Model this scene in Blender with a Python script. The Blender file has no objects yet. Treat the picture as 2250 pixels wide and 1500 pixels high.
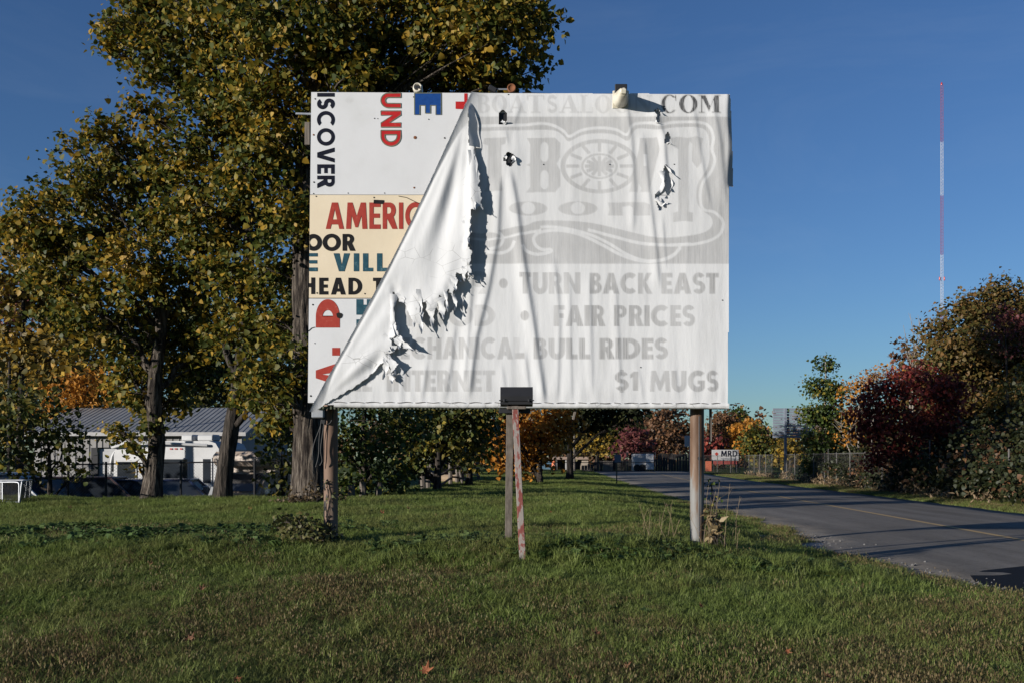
import bpy, bmesh, math, random
import numpy as np
from mathutils import Vector, Matrix
from mathutils.geometry import tessellate_polygon
from mathutils import noise as mnoise

# ------------------------------------------------------------------ camera, sky, sun, exposure
SC = bpy.context.scene
COL = SC.collection
F = 2187.5            # focal length in photograph pixels (35 mm on a 36 mm sensor, 2250 px wide)
CX, HY, CZ = 1125.0, 1007.0, 1.6
cam_d = bpy.data.cameras.new('camera'); cam = bpy.data.objects.new('camera', cam_d); COL.objects.link(cam)
cam.location = (0, 0, CZ); cam.rotation_euler = (math.pi/2, 0, 0)
cam_d.lens = 35; cam_d.sensor_width = 36; cam_d.shift_y = (HY-750)/2250
cam_d.clip_start = 0.1; cam_d.clip_end = 5000
SC.camera = cam
SUN_AZ, SUN_EL = math.radians(56), math.radians(9)     # the light travels towards +Y, turned to +X by SUN_AZ
wd = bpy.data.worlds.new('World'); SC.world = wd; wd.use_nodes = True
nt = wd.node_tree
sky = nt.nodes.new('ShaderNodeTexSky'); sky.sky_type = 'NISHITA'; sky.sun_disc = False
sky.sun_elevation = SUN_EL; sky.sun_rotation = math.pi+SUN_AZ
sky.air_density = 1.0; sky.dust_density = 0.12; sky.ozone_density = 1.5; sky.altitude = 200
bg = nt.nodes['Background']; bg.inputs['Strength'].default_value = 0.070
wb = nt.nodes.new('ShaderNodeMix'); wb.data_type = 'RGBA'; wb.blend_type = 'MULTIPLY'; wb.inputs[0].default_value = 1
wb.inputs[7].default_value = (.47, .71, 1.15, 1)          # white balance of the photograph, the same over the whole sky
nt.links.new(sky.outputs[0], wb.inputs[6])
# thin cirrus, spread over the whole sky
tcw = nt.nodes.new('ShaderNodeTexCoord'); mpw = nt.nodes.new('ShaderNodeMapping'); mpw.inputs['Scale'].default_value = (1.4, 1.0, 4.5); mpw.inputs['Rotation'].default_value = (0, .3, .4)
nzw = nt.nodes.new('ShaderNodeTexNoise'); nzw.inputs['Scale'].default_value = 2.2; nzw.inputs['Detail'].default_value = 8; nzw.inputs['Roughness'].default_value = .62; nzw.inputs['Distortion'].default_value = .8
rmw = nt.nodes.new('ShaderNodeMapRange'); rmw.inputs['From Min'].default_value = .52; rmw.inputs['From Max'].default_value = .80; rmw.inputs['To Max'].default_value = .05
cmw = nt.nodes.new('ShaderNodeMix'); cmw.data_type = 'RGBA'; cmw.inputs[7].default_value = (5.2, 6.0, 6.8, 1)
nt.links.new(tcw.outputs['Generated'], mpw.inputs[0]); nt.links.new(mpw.outputs[0], nzw.inputs['Vector']); nt.links.new(nzw.outputs['Fac'], rmw.inputs['Value'])
nt.links.new(rmw.outputs[0], cmw.inputs[0]); nt.links.new(wb.outputs[2], cmw.inputs[6]); nt.links.new(cmw.outputs[2], bg.inputs['Color'])
sun_d = bpy.data.lights.new('sun', 'SUN'); sun = bpy.data.objects.new('sun', sun_d); COL.objects.link(sun)
sun_d.energy = 5.0; sun_d.angle = math.radians(0.5); sun_d.color = (1.0, 0.95, 0.88)
sdir = Vector((math.sin(SUN_AZ)*math.cos(SUN_EL), math.cos(SUN_AZ)*math.cos(SUN_EL), -math.sin(SUN_EL)))
sun.rotation_euler = sdir.to_track_quat('-Z', 'Y').to_euler()
vs = SC.view_settings; vs.view_transform = 'Standard'; vs.look = 'None'; vs.exposure = 0.53; vs.gamma = 1.0
vs.use_curve_mapping = False
try:
    SC.cycles.use_denoising = True; SC.cycles.max_bounces = 6; SC.cycles.transparent_max_bounces = 12
except Exception: pass

# ------------------------------------------------------------------ helpers
rng = np.random.default_rng(7)
random.seed(7)
def W(px, py, D):
    "world point that lies D metres away along the view axis"
    return np.array(((px-CX)/F*D, D, CZ+(HY-py)/F*D))
def lerp(a, b, t): return a+(b-a)*t
def smooth(a, b, x):
    t = np.clip((x-a)/(b-a), 0, 1); return t*t*(3-2*t)
ORI = {}
def thing(name, label, cat, loc, rotz=0, group=None):
    o = bpy.data.objects.new(name, None); COL.objects.link(o)
    o.empty_display_size = 0.2
    o.location = tuple(float(v) for v in loc); o.rotation_euler = (0, 0, rotz)
    o['label'] = label; o['category'] = cat
    if group: o['group'] = group
    ORI[o.name] = np.array(loc, float) if rotz == 0 else np.zeros(3)
    return o
def tag(o, label=None, cat=None, group=None, kind=None):
    if label: o['label'] = label
    if cat: o['category'] = cat
    if group: o['group'] = group
    if kind: o['kind'] = kind
    return o
def link(o, parent):
    COL.objects.link(o)
    if parent is not None:
        o.parent = parent; ORI[o.name] = ORI[parent.name]
    else: ORI[o.name] = np.zeros(3)
def mk(name, V, Fc, mat, parent=None, sm=False, kind=None):
    "one mesh object; V in world coordinates unless the thing is turned"
    V = np.asarray(V, np.float32).reshape(-1, 3)
    if parent is not None: V = V-ORI[parent.name].astype(np.float32)
    me = bpy.data.meshes.new(name)
    if isinstance(Fc, np.ndarray) and Fc.ndim == 2 and len(Fc):
        n, k = Fc.shape
        me.vertices.add(len(V)); me.vertices.foreach_set('co', V.ravel())
        me.loops.add(n*k); me.loops.foreach_set('vertex_index', Fc.astype(np.int32).ravel())
        me.polygons.add(n); me.polygons.foreach_set('loop_start', np.arange(0, n*k, k, dtype=np.int32))
        if sm: me.polygons.foreach_set('use_smooth', np.ones(n, bool))
        me.update(calc_edges=True)
    else:
        me.from_pydata([tuple(map(float, v)) for v in V], [], [tuple(int(i) for i in f) for f in Fc])
        if sm:
            for p in me.polygons: p.use_smooth = True
        me.update()
    if mat is not None: me.materials.append(mat)
    o = bpy.data.objects.new(name, me); link(o, parent)
    if kind: o['kind'] = kind
    return o
class MB:
    def __init__(s): s.v = []; s.f = []; s.n = 0
    def add(s, V, Fc):
        V = np.asarray(V, float).reshape(-1, 3)
        s.v.append(V); s.f += [tuple(int(i)+s.n for i in f) for f in Fc]; s.n += len(V); return s
    def box(s, c, d, R=None):
        d = np.array(d)/2
        V = np.array([(x, y, z) for x in (-1, 1) for y in (-1, 1) for z in (-1, 1)], float)*d
        if R is not None: V = V@np.asarray(R).T
        return s.add(V+np.array(c), [(0, 1, 3, 2), (4, 6, 7, 5), (0, 4, 5, 1), (2, 3, 7, 6), (0, 2, 6, 4), (1, 5, 7, 3)])
    def bbox(s, c, d, b=0.02, R=None):
        "box with chamfered edges"
        h = np.array(d, float)/2; V = []; idx = {}
        for sx in (-1, 1):
            for sy in (-1, 1):
                for sz in (-1, 1):
                    for ax in range(3):
                        p = np.array((sx, sy, sz))*h
                        for a in range(3):
                            if a != ax: p[a] -= np.sign(p[a])*b
                        idx[(sx, sy, sz, ax)] = len(V); V.append(p)
        fs = []
        for ax in range(3):
            o1, o2 = [(1, 2), (0, 2), (0, 1)][ax]
            for sg in (-1, 1):
                q = []
                for (a, bb) in ((-1, -1), (1, -1), (1, 1), (-1, 1)):
                    k = [0, 0, 0]; k[ax] = sg; k[o1] = a; k[o2] = bb; q.append(idx[(*k, ax)])
                fs.append(q)
        for ax in range(3):
            o1, o2 = [(1, 2), (0, 2), (0, 1)][ax]
            for a in (-1, 1):
                for bb in (-1, 1):
                    k = [0, 0, 0]; k[o1] = a; k[o2] = bb
                    k1 = k[:]; k1[ax] = -1; k2 = k[:]; k2[ax] = 1
                    fs.append([idx[(*k1, o1)], idx[(*k2, o1)], idx[(*k2, o2)], idx[(*k1, o2)]])
        for sx in (-1, 1):
            for sy in (-1, 1):
                for sz in (-1, 1): fs.append([idx[(sx, sy, sz, a)] for a in range(3)])
        V = np.array(V)
        if R is not None: V = V@np.asarray(R).T
        return s.add(V+np.array(c), fs)
    def tube(s, P, r, n=8, cap=True):
        V, Fc = tube(P, r, n, cap); return s.add(V, Fc)
    def prism(s, poly, y0, y1):
        "polygon in xz pushed along y"
        n = len(poly)
        V = [(x, y0, z) for x, z in poly]+[(x, y1, z) for x, z in poly]
        return s.add(V, [tuple(range(n)), tuple(range(2*n-1, n-1, -1))]+[(i, i+n, (i+1) % n+n, (i+1) % n) for i in range(n)])
    def lathe(s, prof, c, axis='z', n=20):
        V = []
        for r, h in prof:
            for i in range(n):
                a = 2*math.pi*i/n; p = (r*math.cos(a), r*math.sin(a), h)
                if axis == 'y': p = (p[0], p[2], p[1])
                if axis == 'x': p = (p[2], p[0], p[1])
                V.append(p)
        m = len(prof); fs = []
        for j in range(m-1):
            for i in range(n): fs.append((j*n+i, j*n+(i+1) % n, (j+1)*n+(i+1) % n, (j+1)*n+i))
        fs.append(tuple(range(n))[::-1]); fs.append(tuple(range((m-1)*n, m*n)))
        return s.add(np.array(V)+np.array(c), fs)
    def build(s, name, mat, parent=None, sm=False, kind=None):
        return mk(name, np.concatenate(s.v), s.f, mat, parent, sm, kind)
def tube(P, r, n=8, cap=True):
    P = np.asarray(P, float); m = len(P)
    r = np.full(m, r, float) if np.isscalar(r) else np.asarray(r, float)
    T = np.gradient(P, axis=0); T /= np.linalg.norm(T, axis=1)[:, None]+1e-9
    ref = np.array((0.31, 0.95, 0.05)) if abs(T[0, 2]) > 0.7 else np.array((0.05, 0.1, 1.0))
    A = np.cross(T, ref); A /= np.linalg.norm(A, axis=1)[:, None]+1e-9
    B = np.cross(T, A)
    a = np.arange(n)*2*math.pi/n
    V = P[:, None]+r[:, None, None]*(np.cos(a)[None, :, None]*A[:, None]+np.sin(a)[None, :, None]*B[:, None])
    i = np.arange(n); j = np.arange(m-1)[:, None]
    Fc = np.stack([j*n+i, j*n+(i+1) % n, (j+1)*n+(i+1) % n, (j+1)*n+i], -1).reshape(-1, 4).tolist()
    if cap: Fc = Fc+[list(range(n))[::-1], list(range((m-1)*n, m*n))]
    return V.reshape(-1, 3), Fc
def curve_pts(P, n=12):
    "smooth line through the points"
    P = np.asarray(P, float); m = len(P)
    Q = np.vstack([2*P[0]-P[1], P, 2*P[-1]-P[-2]]); out = []
    for i in range(m-1):
        p0, p1, p2, p3 = Q[i:i+4]
        for t in np.linspace(0, 1, n, endpoint=False):
            out.append(.5*((2*p1)+(-p0+p2)*t+(2*p0-5*p1+4*p2-p3)*t*t+(-p0+3*p1-3*p2+p3)*t**3))
    out.append(P[-1]); return np.array(out)
def vnoise(P, scale, seed=0.0):
    P = np.asarray(P, float)
    return np.array([mnoise.noise(Vector((p[0]*scale+seed, p[1]*scale-seed*.7, p[2]*scale+seed*1.3))) for p in P])

# ------------------------------------------------------------------ materials
def srgb(r, g, b):
    f = lambda c: (c/255/12.92) if c/255 <= .04045 else ((c/255+.055)/1.055)**2.4
    return (f(r), f(g), f(b))
def base_mat(name):
    m = bpy.data.materials.new(name); m.use_nodes = True
    return m, m.node_tree, m.node_tree.nodes['Principled BSDF']
def ramp(nt, stops, interp='LINEAR'):
    r = nt.nodes.new('ShaderNodeValToRGB'); e = r.color_ramp.elements; r.color_ramp.interpolation = interp
    while len(e) < len(stops): e.new(0.5)
    for k, (p, c) in enumerate(stops): e[k].position = p; e[k].color = (*c, 1)
    return r
def tex(nt, scale, detail=4, rough=.6, coord='Object', stretch=(1, 1, 1), kind='noise', dist=0):
    tc = nt.nodes.new('ShaderNodeTexCoord'); mp = nt.nodes.new('ShaderNodeMapping')
    mp.inputs['Scale'].default_value = stretch
    src = tc.outputs['Object'] if coord == 'Object' else tc.outputs['Generated']
    if coord == 'World':
        g = nt.nodes.new('ShaderNodeNewGeometry'); src = g.outputs['Position']
    nt.links.new(src, mp.inputs[0])
    if kind == 'noise':
        t = nt.nodes.new('ShaderNodeTexNoise'); t.inputs['Detail'].default_value = detail
        t.inputs['Roughness'].default_value = rough; t.inputs['Distortion'].default_value = dist
    elif kind == 'voronoi': t = nt.nodes.new('ShaderNodeTexVoronoi')
    t.inputs['Scale'].default_value = scale
    nt.links.new(mp.outputs[0], t.inputs['Vector'])
    return t
def bump(nt, b, height, strength=.4, dist=.01):
    n = nt.nodes.new('ShaderNodeBump'); n.inputs['Strength'].default_value = strength; n.inputs['Distance'].default_value = dist
    nt.links.new(height, n.inputs['Height']); nt.links.new(n.outputs[0], b.inputs['Normal'])
def M(name, stops, rough=.75, scale=4, stretch=(1, 1, 1), metal=0, bmp=0, bscale=40, bdist=.004, coord='Object', spec=.3, detail=5):
    "procedural surface: noise through a colour ramp, fine relief"
    m, nt, b = base_mat(name)
    if isinstance(stops[0], (int, float)):
        c = np.array(stops); stops = [(.3, tuple(c*.85)), (.7, tuple(np.minimum(c*1.12, 1)))]
    t = tex(nt, scale, detail, coord=coord, stretch=stretch); r = ramp(nt, stops)
    nt.links.new(t.outputs['Fac'], r.inputs[0]); nt.links.new(r.outputs[0], b.inputs['Base Color'])
    b.inputs['Roughness'].default_value = rough; b.inputs['Metallic'].default_value = metal
    b.inputs['Specular IOR Level'].default_value = spec
    if bmp:
        t2 = tex(nt, bscale, 6, coord=coord, stretch=stretch); bump(nt, b, t2.outputs['Fac'], bmp, bdist)
    return m
def leaf_mat(name, stops, trans=.3, nscale=.8, rough=.55, spec=.25):
    "each leaf its own tone, sprays drifting in hue"
    m, nt, b = base_mat(name)
    g = nt.nodes.new('ShaderNodeNewGeometry'); t = tex(nt, nscale, 3, coord='World')
    ma = nt.nodes.new('ShaderNodeMath'); ma.operation = 'MULTIPLY_ADD'; ma.inputs[1].default_value = .62
    mb = nt.nodes.new('ShaderNodeMath'); mb.operation = 'MULTIPLY_ADD'; mb.inputs[1].default_value = 1.1; mb.inputs[2].default_value = -.36
    nt.links.new(t.outputs['Fac'], mb.inputs[0]); nt.links.new(mb.outputs[0], ma.inputs[2])
    nt.links.new(g.outputs['Random Per Island'], ma.inputs[0])
    r = ramp(nt, stops); nt.links.new(ma.outputs[0], r.inputs[0])
    nt.links.new(r.outputs[0], b.inputs['Base Color'])
    b.inputs['Roughness'].default_value = rough; b.inputs['Specular IOR Level'].default_value = spec
    tr = nt.nodes.new('ShaderNodeBsdfTranslucent'); nt.links.new(r.outputs[0], tr.inputs[0])
    mx = nt.nodes.new('ShaderNodeMixShader'); mx.inputs[0].default_value = trans
    nt.links.new(b.outputs[0], mx.inputs[1]); nt.links.new(tr.outputs[0], mx.inputs[2])
    nt.links.new(mx.outputs[0], nt.nodes['Material Output'].inputs[0])
    return m

M_bark = M('bark', [(.40, (.014, .010, .008)), (.50, (.055, .043, .033)), (.62, (.12, .10, .08))], .95, 3.5, (5, 5, .6), bmp=1, bscale=3.5, bdist=.10)
M_barkd = M('dark_bark', [(.40, (.010, .008, .006)), (.62, (.062, .05, .04))], .95, 3.5, (5, 5, .6), bmp=1, bscale=3.5, bdist=.10)
M_twig = M('twig', (.05, .04, .033), .9, 8)
M_pale_twig = M('pale_twig', (.22, .19, .16), .9, 8)
M_white = M('white_panel', [(.22, (.38, .375, .37)), (.36, (.475, .475, .475)), (.5, (.50, .50, .505)), (.8, (.52, .52, .525))], .6, 1.8, bmp=.12, bscale=2.5, bdist=.03)
M_cream = M('cream_panel', [(.25, (.52, .435, .31)), (.7, (.60, .51, .375))], .5, 1.5, bmp=.12, bscale=3, bdist=.03)
M_red = M('red_paint', [(.3, (.31, .010, .012)), (.62, (.36, .018, .018)), (.8, (.40, .07, .06))], .75, 14, spec=.12)
M_redold = M('old_red_paint', [(.3, (.25, .030, .022)), (.62, (.29, .042, .03)), (.82, (.38, .15, .11))], .75, 18, spec=.12)
M_navy = M('navy_paint', [(.3, (.005, .006, .012)), (.75, (.012, .014, .024))], .8, 14, spec=.08)
M_black = M('black_paint', [(.3, (.007, .007, .008)), (.75, (.018, .017, .018))], .8, 14, spec=.08)
M_blue = M('blue_paint', [(.3, (.005, .035, .15)), (.65, (.008, .05, .20)), (.85, (.06, .13, .27))], .75, 20, spec=.12)
M_teal = M('teal_paint', [(.3, (.012, .045, .065)), (.6, (.02, .065, .09)), (.8, (.12, .19, .20))], .75, 22, spec=.12)
M_outline = M('olive_outline_paint', (.10, .11, .075), .6, 20)
M_rust = M('rusty_steel', [(.25, (.10, .055, .035)), (.5, (.16, .105, .075)), (.75, (.23, .19, .155))], .75, 2.2, (1, 1, .35), metal=.15, bmp=.3, bscale=30)
M_galv = M('galvanised_steel', [(.34, (.085, .046, .026)), (.47, (.14, .09, .06)), (.54, (.165, .16, .15)), (.8, (.23, .235, .235))], .65, 2.6, (2.2, 1.2, .35), metal=.05, bmp=.2, bscale=30)
M_metal = M('grey_metal', (.32, .33, .35), .45, 8, metal=.6)
M_dark = M('black_metal', (.018, .018, .02), .5, 8)
M_lamp = M('cream_enamel', [(.3, (.42, .385, .30)), (.6, (.55, .51, .42)), (.85, (.58, .55, .46))], .35, 9)
M_rusty = M('rust', [(.3, (.10, .035, .015)), (.7, (.22, .09, .04))], .9, 12)
M_woodred = M('peeling_red_wood', [(.3, (.17, .145, .125)), (.50, (.23, .20, .18)), (.55, (.17, .05, .04)), (.75, (.13, .032, .027))], .85, 7, (3, 3, 1), bmp=.6, bscale=9)
M_wood = M('weathered_wood', [(.3, (.075, .062, .052)), (.7, (.17, .145, .122))], .9, 4, (7, 7, .7), bmp=.6, bscale=8)
M_wire = M('black_wire', (.02, .02, .02), .6, 8)

# ------------------------------------------------------------------ ground, road
def zr(y): return np.interp(y, [0, 60, 86, 120], [.30, .30, .42, .42])
def xl(y): return 4.9+.035*(np.asarray(y, float)-16)
def xr(y): return xl(y)+6.9+.025*(np.asarray(y, float)-16)
def H(x, y):
    x = np.asarray(x, float); y = np.asarray(y, float)
    z = np.interp(y, [-30, 0, 5, 6.5, 8, 10, 11.5, 14, 20, 26, 36, 60, 85, 110, 300, 900], [0, 0, .05, .13, .27, .50, .64, .68, .70, .60, .45, .42, .46, .4, 0, 0])
    z = z+.018*np.sin(x*1.3+y*.7)+.014*np.sin(x*2.9-y*1.9+1)+.02*np.sin(y*.45+x*.21)
    z = z+.045*np.exp(-((y-10.95)/.55)**2)*smooth(4.2, 3, x)-.03*np.exp(-((y-9.9)/.4)**2)
    z = z-.14*smooth(-4, -11, x)*smooth(25, 12, y)
    fl = smooth(23.2, 28, y)*smooth(-3.5, -6.5, x)*smooth(140, 90, y)
    z = lerp(z, -.55, fl)
    e = x-xl(y)
    return lerp(z, zr(y)-.05, smooth(-3.6, .1, e)*smooth(150, 100, y))
def axis(parts): return np.unique(np.round(np.concatenate([np.arange(a, b, s) for a, b, s in parts]), 4))
gx = axis([(-900, -200, 140), (-200, -40, 20), (-40, -12, 1), (-12, 16, .25), (16, 40, 1), (40, 200, 20), (200, 901, 140)])
gy = axis([(-60, 0, 6), (0, 4, .5), (4, 36, .25), (36, 130, 1.5), (130, 400, 30), (400, 1301, 150)])
GX, GY = np.meshgrid(gx, gy); GZ = H(GX, GY)
nx, ny = len(gx), len(gy)
ii = (np.arange(ny-1)[:, None]*nx+np.arange(nx-1)[None]).ravel()
def ground_mat():
    m, nt, b = base_mat('turf_soil')
    t = tex(nt, .55, 5, coord='World'); r = ramp(nt, [(.32, (.08, .11, .026)), (.55, (.10, .125, .036)), (.75, (.14, .115, .05))])
    t2 = tex(nt, 18, 5, .75, coord='World'); mx = nt.nodes.new('ShaderNodeMix'); mx.data_type = 'RGBA'; mx.blend_type = 'MULTIPLY'
    mx.inputs[0].default_value = .8
    r2 = ramp(nt, [(.3, (.35, .35, .35)), (.7, (1.2, 1.2, 1.1))])
    nt.links.new(t.outputs['Fac'], r.inputs[0]); nt.links.new(t2.outputs['Fac'], r2.inputs[0])
    nt.links.new(r.outputs[0], mx.inputs[6]); nt.links.new(r2.outputs[0], mx.inputs[7]); nt.links.new(mx.outputs[2], b.inputs['Base Color'])
    b.inputs['Roughness'].default_value = 1; b.inputs['Specular IOR Level'].default_value = .1
    bump(nt, b, t2.outputs['Fac'], 1, .06)
    return m
ground = mk('ground', np.stack([GX, GY, GZ], -1).reshape(-1, 3), np.stack([ii, ii+1, ii+nx+1, ii+nx], -1), ground_mat(), sm=True, kind='structure')

def asphalt_mat():
    m, nt, b = base_mat('worn_asphalt')
    t = tex(nt, .9, 6, .65, coord='World', stretch=(1.5, .16, 1)); r = ramp(nt, [(.3, (.12, .104, .086)), (.5, (.172, .151, .126)), (.7, (.23, .203, .17))])
    t2 = tex(nt, 70, 3, .8, coord='World'); r2 = ramp(nt, [(.30, (.55, .55, .55)), (.55, (1, 1, 1)), (.75, (1.5, 1.5, 1.45))])
    t3 = tex(nt, 1.1, 6, coord='World', dist=1.5); r3 = ramp(nt, [(.488, (1, 1, 1)), (.5, (.35, .35, .35)), (.512, (1, 1, 1))])
    mx = nt.nodes.new('ShaderNodeMix'); mx.data_type = 'RGBA'; mx.blend_type = 'MULTIPLY'; mx.inputs[0].default_value = .8
    mx2 = nt.nodes.new('ShaderNodeMix'); mx2.data_type = 'RGBA'; mx2.blend_type = 'MULTIPLY'; mx2.inputs[0].default_value = .55
    for a, c in ((t, r), (t2, r2), (t3, r3)): nt.links.new(a.outputs['Fac'], c.inputs[0])
    nt.links.new(r.outputs[0], mx.inputs[6]); nt.links.new(r2.outputs[0], mx.inputs[7])
    nt.links.new(mx.outputs[2], mx2.inputs[6]); nt.links.new(r3.outputs[0], mx2.inputs[7]); nt.links.new(mx2.outputs[2], b.inputs['Base Color'])
    b.inputs['Roughness'].default_value = .9; b.inputs['Specular IOR Level'].default_value = .25
    bump(nt, b, t2.outputs['Fac'], .5, .012)
    return m
M_asph = asphalt_mat()
ys = np.concatenate([np.arange(-20, 30, .3), np.arange(30, 95, 1.5)])
el = .16*np.sin(ys*2.1)+.1*np.sin(ys*5.3+1)+.06*np.sin(ys*11.7)
el = el*smooth(40, 20, ys)-.75*np.exp(-((ys-14.2)/2.0)**2)
er = (.07*np.sin(ys*1.7)+.05*np.sin(ys*4.3))*smooth(60, 20, ys)
us = np.linspace(0, 1, 9)
RX = lerp((xl(ys)+el)[:, None], (xr(ys)+er)[:, None], us[None])
RZ = zr(ys)[:, None]+.05*(1-(2*us[None]-1)**2)-.02
RV = np.stack([RX, np.repeat(ys[:, None], 9, 1), RZ], -1)
edge = RV.copy(); lo = edge[:, [0, -1]].copy(); lo[..., 2] -= .12; lo[:, 0, 0] -= .12; lo[:, 1, 0] += .12
RV = np.concatenate([lo[:, :1], RV, lo[:, 1:]], 1)
n = RV.shape[1]; j = (np.arange(len(ys)-1)[:, None]*n+np.arange(n-1)[None]).ravel()
road = mk('road', RV.reshape(-1, 3), np.stack([j, j+1, j+n+1, j+n], -1), M_asph, sm=True, kind='structure')
def road_z(x, y):
    u = (x-xl(y))/(xr(y)-xl(y)); return zr(y)+.05*(1-(2*u-1)**2)-.02
M_line = M('faded_yellow_paint', [(.30, (.22, .18, .13)), (.45, (.42, .28, .12)), (.7, (.48, .32, .14))], .8, 9, coord='World', detail=8)
xc = xl(ys)+3.1+.022*(ys-15)
LV = np.stack([np.stack([xc-.065, ys, road_z(xc-.065, ys)+.005], -1), np.stack([xc+.065, ys, road_z(xc+.065, ys)+.005], -1)], 1)
j = np.arange(len(ys)-1)*2
line = mk('centre_line', LV.reshape(-1, 3), np.stack([j, j+1, j+3, j+2], -1), M_line, road)
M_gravel = M('gravel_stone', [(.3, (.08, .077, .073)), (.7, (.20, .19, .18))], .9, 30, coord='World')
gp = W(1752, 1192, 15.0)
a = np.linspace(0, 2*math.pi, 40, endpoint=False)
rad = 1+.25*np.sin(3*a+1)+.12*np.sin(7*a)
px_, py_ = 4.30+.62*rad*np.cos(a), 15.2+1.7*rad*np.sin(a)
pv = np.vstack([[(4.3, 15.2, H(4.3, 15.2)+.035)], np.stack([px_, py_, H(px_, py_)+.018], -1)])
M_pale = M('pale_crushed_stone', [(.3, (.16, .155, .15)), (.7, (.30, .29, .28))], .95, 14, coord='World', bmp=.8, bscale=60, bdist=.02)
mk('gravel_patch', pv, [(0, 1+k, 1+(k+1) % 40) for k in range(40)], M_pale, kind='structure')
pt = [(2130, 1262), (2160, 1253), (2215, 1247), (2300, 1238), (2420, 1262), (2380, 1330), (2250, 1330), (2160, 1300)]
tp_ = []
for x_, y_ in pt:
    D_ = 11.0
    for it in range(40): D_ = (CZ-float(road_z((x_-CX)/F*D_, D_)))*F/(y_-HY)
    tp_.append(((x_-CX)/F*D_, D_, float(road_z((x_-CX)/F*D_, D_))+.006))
mk('painted_shadow_patch', tp_, [tuple(range(len(tp_)))], M('painted_road_shadow', (.010, .011, .014), .85, 20, coord='World', bmp=.6, bscale=60, bdist=.01, spec=.1), road)  # cast shadow painted as a flat dark patch on the road
# loose stones along the crumbling road edge
mb = MB()
for k in range(900):
    y = rng.uniform(9, 17.5); x = float(np.interp(y, ys, xl(ys)+el))+rng.normal(.05, .22)
    if rng.random() < .3: x, y = 4.3+rng.normal(0, .4), 15.2+rng.normal(0, 1.0)
    s = rng.uniform(.008, .028)
    z = max(float(H(x, y))+.02, float(road_z(x, y)) if x > xl(y)-.3 else -9)
    V = np.array([(1, 0, 0), (-1, 0, 0), (0, 1, 0), (0, -1, 0), (0, 0, .8), (0, 0, -.8)])*s*rng.uniform(.6, 1.2, (6, 1))
    ang = rng.uniform(0, 6.28); c, q = math.cos(ang), math.sin(ang); V = V@np.array([[c, q, 0], [-q, c, 0], [0, 0, 1]])
    mb.add(V+np.array((x, y, z+s*.4)), [(0, 2, 4), (2, 1, 4), (1, 3, 4), (3, 0, 4), (2, 0, 5), (1, 2, 5), (3, 1, 5), (0, 3, 5)])
tag(mb.build('gravel', M_gravel), 'loose grey gravel along the crumbling near edge of the road', 'gravel', kind='stuff')

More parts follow.
